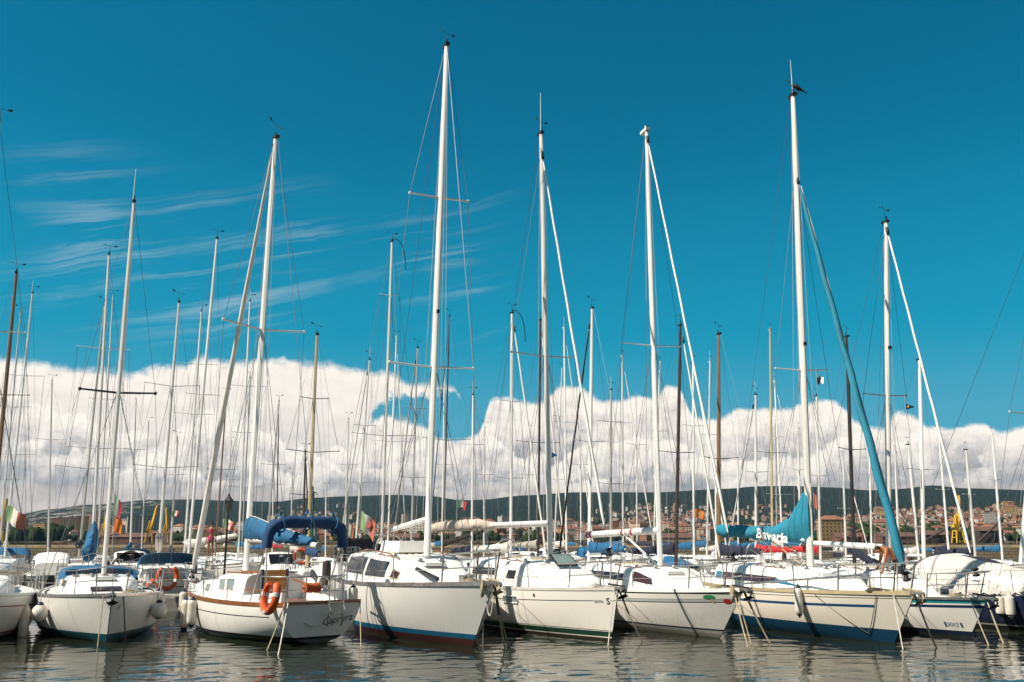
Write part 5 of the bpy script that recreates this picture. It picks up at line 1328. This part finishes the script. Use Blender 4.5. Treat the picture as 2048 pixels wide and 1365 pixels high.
def hterr(px, D):
    yr, yt = interp(RIDGE, px), interp(TOWN, px)+3
    n = math.sin(px*.021+D*.0017)*.5+math.sin(px*.047-D*.0031+1)*.35+math.sin(px*.013+D*.006)*.4
    if D < D0: return 1.6
    if D < D1: f = (D-D0)/(D1-D0); y = 1083+(yt-1083)*f**1.15+n*.8*f
    elif D < D2: f = (D-D1)/(D2-D1); y = yt+(yr-yt)*(f*.65+.35*f*f*(3-2*f))+n*3.5*math.sin(math.pi*f)
    else: f = (D-D2)/1500; return hterr(px, D2-1)-90*f*f
    return max(1.6, EYE+at(px, y, D).z-EYE)
m = MB(); rows = []; Ds = [1000, 1149, 1150]+[D0+(D1-D0)*i/24 for i in range(1, 25)]+[D1+(D2-D1)*i/40 for i in range(1, 41)]+[5500, 6000, 6600]
pxs = [-1500+i*20 for i in range(251)]
for D in Ds: rows.append([Vector(((px-1024)/FPX*D*1.02, D, hterr(px, D))) for px in pxs])
m.loft(rows, closed=False, caps=False)
Mh, t_, b_ = newmat('forested hillside')
co = t_.n('ShaderNodeTexCoord').outputs['Object']
n1 = t_.noise(co, .0035, 5, .6); n2 = t_.noise(co, .03, 4, .7); vo = t_.n('ShaderNodeTexVoronoi'); t_.set(vo.inputs['Vector'], co); vo.inputs['Scale'].default_value = .055
c = t_.mix(t_.mr(n1, .35, .65), (.012, .018, .018), (.020, .027, .024)); c = t_.mix(t_.mr(n2, .4, .7), c, (.010, .019, .013)); c = t_.mix(t_.math('MULTIPLY', t_.mr(vo.outputs[0], .2, .8), .5), c, (.030, .039, .030))
x, y, z = t_.sep(co)
rock = t_.math('MULTIPLY', t_.mr(t_.noise(t_.mapping(co, (1, 1, 1.6)), .011, 8, .72), .50, .60), t_.math('MULTIPLY', t_.mr(x, -1900, -1650, 1, 0), t_.mr(z, 60, 110)))
c = t_.mix(rock, c, (.36, .31, .26))
low = t_.math('MULTIPLY', t_.mr(y, 2500, 2900, 1, 0), t_.mr(t_.noise(co, .02, 4, .6), .4, .6)); c = t_.mix(low, c, (.13, .10, .065))
t_.set(b_.inputs['Base Color'], c); b_.inputs['Roughness'].default_value = 1.0; b_.inputs['Specular IOR Level'].default_value = 0
t_.set(b_.inputs['Normal'], t_.bump(t_.math('ADD', t_.mr(vo.outputs[0], 0, 1, 1, 0), n2), 1.0, 12))
tag(m.build('hills', Mh, None, ang=0), kind='structure')

# houses
WALLS = [('cream', (.52, .42, .30)), ('white', (.60, .56, .50)), ('pale pink', (.50, .33, .25)), ('ochre', (.48, .31, .13)), ('pale grey', (.40, .38, .36)), ('terracotta', (.36, .16, .09)), ('beige', (.46, .37, .27))]
ROOF = [('red tiled', (.20, .075, .05)), ('orange tiled', (.27, .12, .07)), ('brown tiled', (.13, .065, .05)), ('grey', (.22, .21, .2))]
def wallmat(nm, col):
    m, t, b = newmat('town wall '+nm); co = t.n('ShaderNodeTexCoord').outputs['Object']; x, y, z = t.sep(co)
    u = t.math('ADD', x, y); fx = t.math('FRACT', t.math('MULTIPLY', u, .28)); fz = t.math('FRACT', t.math('MULTIPLY', z, .31))
    k = t.math('MULTIPLY', t.math('MULTIPLY', t.math('GREATER_THAN', fx, .32), t.math('LESS_THAN', fx, .68)), t.math('MULTIPLY', t.math('GREATER_THAN', fz, .3), t.math('LESS_THAN', fz, .78)))
    oi = t.n('ShaderNodeObjectInfo').outputs['Random']
    c = t.mix(t.mr(oi, 0, 1), tuple(q*.72 for q in col), tuple(min(.7, q*1.15) for q in col))
    t.set(b.inputs['Base Color'], t.mix(k, c, (.05, .045, .04))); b.inputs['Roughness'].default_value = .9; return m
WM = [wallmat(*w) for w in WALLS]; RM = [pbr('town roof '+a, c, .9, var=.25, vs=.1) for a, c in ROOF]
def house_mesh(w, d, h, rh, flat):
    m = MB(); v = [(sx*w/2, sy*d/2, z) for z in (-8, h) for sx, sy in ((-1, -1), (1, -1), (1, 1), (-1, 1))]
    m.add(v, [(0, 1, 5, 4), (1, 2, 6, 5), (2, 3, 7, 6), (3, 0, 4, 7)], 0)
    e = .5; B4 = [(sx*(w/2+e), sy*(d/2+e), h) for sx, sy in ((-1, -1), (1, -1), (1, 1), (-1, 1))]
    if flat: m.box((0, 0, h+.4), (w+.4, d+.4, .8), mi=1); m.box((w*.15, 0, h+1.8), (w*.2, d*.3, 2.2), mi=0)
    else:
        k = max(0., w/2-d/2*.9); m.add(B4+[(-k, 0, h+rh), (k, 0, h+rh)], [(0, 1, 5, 4), (1, 2, 5), (2, 3, 4, 5), (3, 0, 4), (3, 2, 1, 0)], 1); m.box((k*.5+.8, d*.12, h+rh*.8), (.9, .9, 2.2), mi=0)
    return m
PROTO = {}
def house(wi, ri, kind):
    key = (wi, ri, kind)
    if key not in PROTO:
        w, d, h, rh, fl = dict(house=(13, 10, 7.5, 3.2, False), villa=(17, 12, 10, 4, False), block=(22, 13, 18, 3.6, False), tower=(20, 15, 32, 0, True), shed=(60, 24, 10, 4, False))[kind]
        PROTO[key] = house_mesh(w, d, h, rh, fl).mesh('town_house', [WM[wi], RM[ri]], smooth=False)
    return PROTO[key]
def find(px, py):
    D = D0+5
    while D < D2-100:
        if proj((0+(px-1024)/FPX*D*1.02, D, hterr(px, D)))[1] <= py: return D
        D += 18
    return None
hr = random.Random(21)
spots = []
def dens(px):
    return 1.0 if px > 1600 else (.9 if px > 850 else .75)
tries = 0
while len(spots) < 285 and tries < 9000:
    tries += 1
    px = hr.uniform(-30, 2080); yt = interp(TOWN, px); f = hr.random()**.8; py = 1083-(1083-yt)*f+hr.uniform(-2, 2)
    D = find(px, min(py, 1082))
    if D is None: continue
    x = (px-1024)/FPX*D*1.02
    if any((x-a)**2+(D-b)**2 < 22**2 for a, b, *_ in spots): continue
    spots.append((x, D, px, py))
spots_far = []
tries = 0
while len(spots_far) < 2600 and tries < 16000:
    tries += 1
    px = hr.uniform(-60, 2110); yt = interp(TOWN, px); u = hr.random()
    if u < .9: py = 1082-(1082-yt+3)*hr.random()**.9
    else:
        px = hr.choice((hr.gauss(1310, 35), hr.gauss(1345, 40), hr.uniform(1180, 1420), hr.gauss(1500, 60), hr.gauss(640, 40))); py = interp(TOWN, px)-hr.uniform(4, 34)
        if hr.random() < .4: py = hr.choice((1018, 1030, 1042))+hr.gauss(0, 2)
    D = find(px, py)
    if D is None: continue
    x = (px-1024)/FPX*D*1.02
    if any((x-a)**2+(D-b)**2 < 15**2 for a, b, *_ in spots[:]): continue
    spots_far.append((x, D, px, py))
GH = 'town houses on the far shore'
for x, D, px, py in spots:
    tall = (60 < px < 330 and py > 1060) or hr.random() < .06
    kind = hr.choices(['tower', 'block'] if tall else ['house', 'villa', 'block'], [.5, .5] if tall else [.3, .35, .35])[0]
    wi = hr.randrange(7); ri = 3 if kind == 'tower' else hr.choices([0, 1, 2, 3], [5, 4, 2, .6])[0]
    o = link('town_house', house(wi, ri, kind)); o.location = (x, D, hterr(px, D)); o.rotation_euler = (0, 0, hr.choice((0, 0, math.pi/2))+hr.uniform(-.5, .5))
    s_ = hr.uniform(.85, 1.25); o.scale = (s_*hr.uniform(.9, 1.3), s_, s_*hr.uniform(.9, 1.2))
    kn = dict(house='small house', villa='wide house', block='apartment house', tower='flat-topped tower block')[kind]
    side = 'below the bare rocky slope' if px < 420 else ('on the shore behind the masts' if px < 1600 else 'on the slope around the yellow crane')
    lb = f'{WALLS[wi][0]} {kn} with {ROOF[ri][0]} roof {side}'
    tag(o, lb, 'house', GH)
m = MB(); MBs = {}
for x, D, px, py in spots_far:
    h_ = house_mesh(hr.uniform(9, 22), hr.uniform(8, 13), hr.choice((6, 7, 9, 12, 15)), 3, hr.random() < .12)
    wi = hr.randrange(7); ri = hr.choices([0, 1, 2, 3], [5, 4, 2, .6])[0]; a = hr.uniform(0, 3.14); ca, sa = math.cos(a), math.sin(a); z0 = hterr(px, D)
    o = len(m.v); m.v += [(x+p[0]*ca-p[1]*sa, D+p[0]*sa+p[1]*ca, z0+p[2]) for p in h_.v]; m.f += [tuple(i+o for i in f) for f in h_.f]; m.mi += [wi if k == 0 else 7+ri for k in h_.mi]
tag(m.build('distant_houses', WM+RM, None, smooth=False), 'dense mass of tiny distant town houses climbing the hillside', 'houses', None, 'stuff')
# tree clumps between the houses and along the shore, and crown texture on the hills
m = MB(); tr = random.Random(8)
def clump(x, y, z, r):
    for k in range(5):
        m.ball((x+tr.uniform(-r, r)*.8, y+tr.uniform(-r, r)*.8, z+r*.4+tr.uniform(-.2, .5)*r), (r*tr.uniform(.4, .75), r*tr.uniform(.4, .75), r*tr.uniform(.5, .9)), 6, 4)
for _ in range(900):
    px = tr.uniform(-60, 2110); D = D0+20+(D1+500-D0)*tr.random()**.8; clump((px-1024)/FPX*D*1.02, D, hterr(px, D), tr.uniform(4, 11))
for c_, s_, n in ((1720, 50, 40), (1830, 30, 24), (110, 35, 36)):
    for _ in range(n): px = tr.gauss(c_, s_); D = D0+tr.uniform(15, 420); clump((px-1024)/FPX*D*1.02, D, hterr(px, D), tr.uniform(7, 15))
tag(m.build('far_woodland', pbr('far foliage', (.030, .048, .018), 1, var=.5, vs=.05, spec=0), None, ang=0), 'dark green trees scattered among the far town', 'trees', None, 'stuff')

def crane(px, D, k, label, jibA=78, mats=None):
    p = at(px, 1083, D); t = thing('harbour_crane', label, 'crane', (p.x, D, 1.6), R(12), 'yellow harbour cranes'); Y = M_yel
    m = MB()
    for sx in (-1, 1):
        for sy in (-1, 1): m.tube([(sx*6*k, sy*5*k, 0), (sx*4.2*k, sy*3.6*k, 15*k)], 1.1*k, 6)
        m.tube([(sx*5.2*k, -4.4*k, 7*k), (sx*5.2*k, 4.4*k, 7*k)], .5*k, 5)
    m.box((0, 0, 15.5*k), (10*k, 8.5*k, 1.4*k)); m.build('portal_frame', Y, t)
    m = MB(); m.lathe([(2.1*k, 16*k), (2.1*k, 20*k)], n=10); m.box((-1.5*k, 0, 22*k), (9*k, 5*k, 4.2*k)); m.build('machine_house', Y, t, ang=30)
    m = MB(); m.box((3.6*k, -1.6*k, 22*k), (2.2*k, 2*k, 3*k)); m.build('driver_cab', M_glass, t, smooth=False)
    m = MB()
    for sy in (-1, 1): m.tube([(-3*k, sy*1.8*k, 24*k), (-1*k, sy*.5*k, 36*k)], .9*k, 5); m.tube([(2*k, sy*1.8*k, 24*k), (-1*k, sy*.5*k, 36*k)], .9*k, 5)
    m.build('support_mast', Y, t)
    a = R(jibA); j0 = Vector((2.5*k, 0, 24*k)); j1 = j0+Vector((-math.cos(a), 0, math.sin(a)))*36*k
    m = MB(); m.tube([j0, j0+(j1-j0)*.1, j1], [1.8*k, 3.2*k, 2.3*k], 4); m.tube([j1, j1+Vector((.3*k, 0, 1.4*k))], 1.5*k, 4); m.build('jib', Y, t, smooth=False)
    m = MB(); m.tube([(-1*k, 0, 36*k), j1], .16*k, 4); m.tube([j1, (j1.x, 0, 26*k)], .16*k, 4); m.build('hoist_cable', M_dark, t)
    return t
crane(1917, 1060, .84, 'big yellow portal crane in front of the hillside town', 97)
crane(298, 1090, .68, 'yellow portal crane leaning its jib right below the rocky slope', 100)
crane(330, 1130, .66, 'second yellow portal crane next to the thick white boom roll', 84)
crane(205, 1120, .60, 'yellow crane half hidden by the black spreader mast', 92)
crane(-2, 1080, .80, 'yellow crane at the picture edge behind the brown mast', 92)
for px, D, w, h, lab in ((1870, 1120, 36, 15, 'dark rusty conveyor shed beside the big yellow crane'), (1790, 1125, 40, 12, 'low red-brown warehouse beneath the hillside town'), (1700, 1130, 34, 11, 'low dark warehouse at the shore under the teal furled sail'), (1975, 1115, 26, 22, 'dark steel bulk-loading tower right of the big yellow crane'), (1350, 1130, 46, 10, 'long pale warehouse on the shore behind the red banded boom'), (800, 1130, 46, 10, 'long brown warehouse behind the tallest mast'), (250, 1130, 70, 11, 'low grey shed beneath the yellow cranes')):
    p = at(px, 1083, D); t = thing('warehouse', lab, 'warehouse', (p.x, D, 1.4), hr.uniform(-.1, .1))
    cw = pbr('shed '+lab[:14], dict(dark=(.05, .035, .03), low=(.16, .075, .05), long=(.28, .22, .16))[lab.split()[0]], .9, var=.35, vs=.08)
    m = MB(); h *= .62; m.box((0, 0, h/2), (w, 26, h)); m.build('wall', cw, t, smooth=False)
    m = MB(); m.loft([[(sx*w/2*1.02, -14, h), (sx*w/2*1.02, 0, h+5), (sx*w/2*1.02, 14, h)] for sx in (-1, 1)]); m.build('roof', RM[2], t, smooth=False)
    if 'dark' in lab:
        m = MB(); m.tube([(-w*.6, -16, 2), (w*.3, -16, h+9)], 1.3, 4); m.tube([(w*.3, -16, 0), (w*.3, -16, h+9)], 1.2, 4); m.build('conveyor', cw, t, smooth=False)

# ================================================================== water
def wave(X, Y):
    rr = np.random.RandomState(4); Z = np.zeros_like(X)
    for i in range(80):
        lam = .14*(1.045**i) if i < 55 else rr.uniform(.25, 1.0); th = rr.normal(math.pi/2+.25, .55); k = 2*math.pi/lam
        amp = .0012*lam**.8*rr.uniform(.5, 1.2); Z += amp*np.sin(k*(X*math.cos(th)+Y*math.sin(th))+rr.uniform(0, 6.28))
    g = .75+.45*np.sin(X*.33+1.2*np.sin(Y*.21))*np.sin(Y*.27+.8*np.sin(X*.19))
    return Z*g
x0, x1, y0, y1, st = -18.0, 19.0, 12.0, 33.0, .062
nx, ny = int((x1-x0)/st)+1, int((y1-y0)/st)+1
xs_, ys_ = np.linspace(x0, x1, nx), np.linspace(y0, y1, ny); X_, Y_ = np.meshgrid(xs_, ys_)
ed = np.minimum(np.minimum(X_-x0, x1-X_), np.minimum(Y_-y0, y1-Y_)); Z_ = wave(X_, Y_)*np.clip(ed/1.0, 0, 1)
V = np.stack([X_, Y_, Z_], -1).reshape(-1, 3); idx = np.arange(nx*ny).reshape(ny, nx)
F_ = np.stack([idx[:-1, :-1], idx[:-1, 1:], idx[1:, 1:], idx[1:, :-1]], -1).reshape(-1, 4)
nb = len(V); BX, BY0, BY1 = 9000, -1800, 1160
ring = [(-BX, BY0), (BX, BY0), (BX, BY1), (-BX, BY1), (x0, y0), (x1, y0), (x1, y1), (x0, y1)]
V = np.vstack([V, [(a, b, 0) for a, b in ring]]); F_ = np.vstack([F_, [[nb+i, nb+(i+1) % 4, nb+4+(i+1) % 4, nb+4+i] for i in range(4)]])
me = bpy.data.meshes.new('water'); me.vertices.add(len(V)); me.vertices.foreach_set('co', V.ravel().astype(np.float32))
me.loops.add(len(F_)*4); me.loops.foreach_set('vertex_index', F_.ravel().astype(np.int32)); me.polygons.add(len(F_))
me.polygons.foreach_set('loop_start', np.arange(0, len(F_)*4, 4, dtype=np.int32)); me.polygons.foreach_set('loop_total', np.full(len(F_), 4, np.int32))
me.polygons.foreach_set('use_smooth', np.ones(len(F_), bool)); me.update(calc_edges=True); me.validate()
Mw, t_, b_ = newmat('harbour water'); co = t_.n('ShaderNodeTexCoord').outputs['Object']
b_.inputs['Base Color'].default_value = (.013, .017, .010, 1); b_.inputs['Roughness'].default_value = .03; b_.inputs['IOR'].default_value = 1.333
hh = t_.math('ADD', t_.noise(t_.mapping(co, (1.0, 2.2, 1)), 3.2, 4, .6), t_.math('MULTIPLY', t_.noise(t_.mapping(co, (1, 1.8, 1)), 11, 3, .5), .35))
t_.set(b_.inputs['Normal'], t_.bump(hh, .07, .03))
me.materials.append(Mw); tag(link('water', me), kind='structure')

# ================================================================== haze
m = MB(); m.box((0, 2550, 229), (17000, 8300, 462)); hz = m.mesh('haze', [], smooth=False)
Mz = bpy.data.materials.new('haze air'); Mz.use_nodes = True; nt = Mz.node_tree; nt.nodes.remove(nt.nodes['Principled BSDF'])
pv = nt.nodes.new('ShaderNodeVolumePrincipled'); pv.inputs['Color'].default_value = (.34, .70, 1.0, 1); pv.inputs['Density'].default_value = HAZE; pv.inputs['Anisotropy'].default_value = .2
nt.links.new(pv.outputs[0], nt.nodes['Material Output'].inputs['Volume'])
hz.materials.append(Mz); o = link('haze', hz); tag(o, 'thin summer haze over the bay', 'haze', None, 'stuff')

# ================================================================== sky, sun
SUN = Vector((-.615, -.225, .755)).normalized()
NT.dim2 = True
sd = bpy.data.lights.new('sun', 'SUN'); sd.energy = 5.0; sd.angle = R(.5); sd.color = (1.0, .905, .765)
so = bpy.data.objects.new('sun', sd); COL.objects.link(so); so.rotation_euler = SUN.to_track_quat('Z', 'Y').to_euler()
wd = bpy.data.worlds.new('World'); sc.world = wd; wd.use_nodes = True; wd.cycles.sampling_method = 'MANUAL'; wd.cycles.sample_map_resolution = 256; t = NT(wd.node_tree); N = t.N
bgn = N['Background']; bgn.inputs[1].default_value = .069
sky = t.n('ShaderNodeTexSky', sky_type='NISHITA'); sky.sun_disc = False; sky.sun_elevation = math.asin(SUN.z); sky.sun_rotation = math.atan2(SUN.x, SUN.y); sky.ozone_density = 2.0; sky.dust_density = .6
dirv = t.n('ShaderNodeTexCoord').outputs['Generated']; x, y, z = t.sep(dirv)
az = t.math('ARCTAN2', x, y); el = t.math('ARCSINE', z)
def azel(px, py): d = ray(px, py).normalized(); return math.atan2(d.x, d.y), math.asin(d.z)
AZ = .62; EM = .30
def prof(pts):
    c = t.n('ShaderNodeFloatCurve'); cu = c.mapping.curves[0]; P = []
    for px, py in pts: a, e = azel(px, py); P.append(((a+AZ)/(2*AZ), e/EM))
    P.sort()
    while len(cu.points) < len(P): cu.points.new(.5, .5)
    for q, p in zip(cu.points, P): q.location = p; q.handle_type = 'AUTO_CLAMPED'
    c.mapping.use_clip = False; c.mapping.update()
    t.set(c.inputs['Value'], t.math('DIVIDE', t.math('ADD', az, AZ), 2*AZ)); return t.math('MULTIPLY', c.outputs[0], EM)
topA = prof([(-200, 700), (0, 714), (60, 718), (130, 728), (230, 741), (300, 732), (370, 726), (410, 710), (440, 722), (500, 716), (560, 718), (620, 720), (660, 726), (720, 737), (790, 741), (810, 760), (860, 768), (905, 775), (925, 800), (950, 900), (1200, 990), (2200, 1000)])
botA = prof([(-200, 1300), (560, 1300), (700, 1250), (722, 1000), (732, 870), (745, 838), (770, 812), (800, 797), (850, 797), (905, 786), (925, 800), (960, 780), (2200, 780)])
topB = prof([(-200, 960), (150, 940), (380, 850), (430, 822), (480, 835), (540, 900), (600, 960), (660, 960), (700, 885), (740, 850), (770, 832), (820, 842), (860, 860), (880, 880), (935, 876), (965, 850), (985, 800), (1010, 795), (1060, 803), (1105, 785), (1125, 772), (1160, 775), (1190, 792), (1230, 797), (1275, 790), (1310, 800), (1325, 778), (1345, 772), (1368, 792), (1395, 835), (1440, 838), (1470, 822), (1520, 815), (1570, 818), (1610, 810), (1645, 803), (1680, 815), (1720, 850), (1765, 855), (1795, 822), (1830, 835), (1870, 862), (1905, 868), (1960, 850), (2000, 865), (2048, 860), (2200, 850)])
P2 = t.comb(az, t.math('MULTIPLY', el, 1.15), 0.0)
def vor(v, s, det=4, rg=.55):
    o = t.n('ShaderNodeTexVoronoi'); o.voronoi_dimensions = '2D'; o.feature = 'F1'; o.inputs['Scale'].default_value = s; o.inputs['Detail'].default_value = det; o.inputs['Roughness'].default_value = rg; o.normalize = True; t.set(o.inputs['Vector'], v); return o.outputs['Distance']
def field(v):
    w = t.noise(v, 26, 5, .6); wv = t.n('ShaderNodeVectorMath', operation='ADD'); t.set(wv.inputs[0], v); t.set(wv.inputs[1], t.comb(t.math('MULTIPLY', t.math('SUBTRACT', w, .5), .030), t.math('MULTIPLY', t.math('SUBTRACT', w, .5), -.024), 0.0))
    return t.math('ADD', t.math('ADD', t.math('MULTIPLY', t.math('SUBTRACT', 1.0, vor(wv.outputs[0], 10.5, 2, .5)), .50), t.math('MULTIPLY', t.math('SUBTRACT', 1.0, vor(wv.outputs[0], 29, 3, .6)), .32)), t.math('MULTIPLY', t.noise(v, 60, 8, .66), .18))
sh = t.n('ShaderNodeVectorMath', operation='ADD'); t.set(sh.inputs[0], P2); sh.inputs[1].default_value = (-.0060, .0085, 0)
f0, f1 = field(P2), field(sh.outputs[0])
rel = t.math('SUBTRACT', f0, f1)
edge = t.math('MULTIPLY', t.math('SUBTRACT', f0, .58), .042)
dB = t.math('ADD', t.math('SUBTRACT', topB, el), edge)
edA = t.math('MULTIPLY', t.math('SUBTRACT', t.noise(P2, 60, 8, .62), .5), .014)
dA = t.math('MINIMUM', t.math('ADD', t.math('SUBTRACT', topA, el), t.math('ADD', edA, t.math('MULTIPLY', edge, .35))), t.math('ADD', t.math('SUBTRACT', el, botA), t.math('ADD', t.math('MULTIPLY', edA, 2.2), t.math('MULTIPLY', edge, .3))))
mB = t.mr(dB, 0, .0075, smooth=True); mA = t.mr(dA, -.001, .010, smooth=True)
# cloud shading
low = t.noise(t.mapping(P2, (1, 3.0, 1)), 9, 5, .55)
c_hi, c_md, c_lo, c_bl = (11.0, 10.1, 9.0), (8.6, 7.9, 7.3), (4.9, 4.75, 4.75), (2.2, 2.75, 3.15)
gB = t.mr(t.math('ADD', dB, t.math('MULTIPLY', t.math('SUBTRACT', low, .5), .05)), .0, .105)
sB = t.math('ADD', t.math('MULTIPLY', rel, 2.4), t.math('SUBTRACT', .98, t.math('MULTIPLY', gB, 1.0)), clamp=True)
def ramp3(s):
    c = t.mix(t.mr(s, 0, .33), c_bl, c_lo); c = t.mix(t.mr(s, .33, .62), c, c_md); return t.mix(t.mr(s, .62, .9), c, c_hi)
colB = ramp3(sB)
gA = t.mr(t.math('ADD', t.math('SUBTRACT', topA, el), t.math('MULTIPLY', t.math('SUBTRACT', low, .5), .06)), .01, .14)
sA = t.math('ADD', t.math('MULTIPLY', rel, .8), t.math('SUBTRACT', .84, t.math('MULTIPLY', gA, .42)), clamp=True)
colA = ramp3(sA)
# cirrus
wv3 = t.n('ShaderNodeVectorMath', operation='ADD'); t.set(wv3.inputs[0], P2); t.set(wv3.inputs[1], t.comb(0.0, t.math('MULTIPLY', t.math('SUBTRACT', t.noise(P2, 7, 5, .6), .5), .018), 0.0))
ci = t.mapping(t.mapping(wv3.outputs[0], rot=(0, 0, R(-15))), (.9, 22, 1))
cn = t.math('MULTIPLY', t.mr(t.noise(ci, 1.9, 9, .70, .5), .52, .82), t.mr(t.noise(P2, 5, 3, .5), .38, .62))
cm = t.math('MULTIPLY', t.math('MULTIPLY', t.mr(az, -.10, .08, 1, 0, True), t.mr(el, .17, .25, 0, 1, True)), t.mr(el, .30, .40, 1, 0, True))
cirr = t.math('MULTIPLY', t.math('MULTIPLY', cn, cm), .62, clamp=True)
skyc = t.mix(1.0, sky.outputs[0], SKYTINT, 'MULTIPLY')
pale = t.math('MULTIPLY', t.mr(el, .12, .46, 1, 0, True), .62); skyc = t.mix(pale, skyc, (.12, 3.5, 5.3)); skyc = t.mix(t.math('MULTIPLY', t.mr(el, .10, .22, 1, 0, True), .40), skyc, (1.9, 4.4, 5.9))
c = t.mix(cirr, skyc, (6.2, 7.2, 7.6))
# pale bank along the horizon
c = t.mix(mA, c, colA); c = t.mix(mB, c, colB)
mAB = t.math('MAXIMUM', mA, mB)
warp = t.math('MULTIPLY', t.math('SUBTRACT', t.noise(P2, 9, 4, .6), .5), .09)
def layer(c, py, amp, s, seed, bright, dep, fall):
    E = azel(1024, py)[1]
    aw = t.math('ADD', az, warp)
    tp_ = t.math('ADD', E, t.math('MULTIPLY', t.math('SUBTRACT', t.noise(t.comb(aw, seed, 0.0), s, 4, .6), .5), amp))
    tp_ = t.math('SUBTRACT', tp_, t.mr(t.noise(t.comb(az, seed+5, 0.0), s*.35, 1), .40, .56, 0, .035))
    d_ = t.math('ADD', t.math('SUBTRACT', tp_, el), t.math('MULTIPLY', edge, 1.3))
    k = t.math('MULTIPLY', t.mr(d_, 0, .005, smooth=True), t.mr(d_, dep*.6, dep*1.4, 1, 0, True))
    s_ = t.math('ADD', t.math('MULTIPLY', rel, 2.6), t.math('SUBTRACT', bright, t.math('MULTIPLY', t.mr(d_, .002, dep), fall)), clamp=True)
    return t.mix(t.math('MULTIPLY', k, mAB), c, ramp3(s_))
c = layer(c, 838, .10, 7, 3.1, .97, .046, .66); c = layer(c, 888, .085, 11, 7.7, .87, .040, .62); c = layer(c, 930, .07, 9, 1.3, .72, .032, .52); c = layer(c, 965, .05, 15, 9.4, .52, .028, .40)
hb_ = t.math('MULTIPLY', t.mr(t.math('ADD', el, t.math('MULTIPLY', t.math('SUBTRACT', t.noise(t.mapping(P2, (1, 5, 1)), 12, 5, .6), .5), .03)), .040, .062, 1, 0, True), .75)
c = t.mix(hb_, c, (6.4, 5.5, 5.1))
# unseen cloud added behind the camera to neutralise the teal ambient light
fill_cloud = t.math('MULTIPLY', t.mr(t.noise(dirv, 2.2, 3, .6, d3=True), .40, .60), t.mr(y, .25, -.1, 0, 1, True)); c = t.mix(t.math('MULTIPLY', fill_cloud, .8), c, (3.4, 3.1, 2.75))
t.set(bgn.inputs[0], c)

# ================================================================== render settings
sc.view_settings.view_transform = 'Standard'; sc.view_settings.look = 'None'; sc.view_settings.exposure = EXPO; sc.view_settings.gamma = 1
cy = sc.cycles; cy.use_denoising = True; cy.max_bounces = 6; cy.diffuse_bounces = 3; cy.glossy_bounces = 3; cy.transmission_bounces = 2; cy.volume_bounces = 0; cy.caustics_reflective = False; cy.caustics_refractive = False
cy.use_adaptive_sampling = True; cy.adaptive_threshold = .01; cy.sample_clamp_indirect = 4
try: cy.denoiser = 'OPENIMAGEDENOISE'; cy.denoising_input_passes = 'RGB_ALBEDO_NORMAL'
except Exception as e: print(e)
sc.render.filter_size = 1.2 if hasattr(sc.render, 'filter_size') else 1
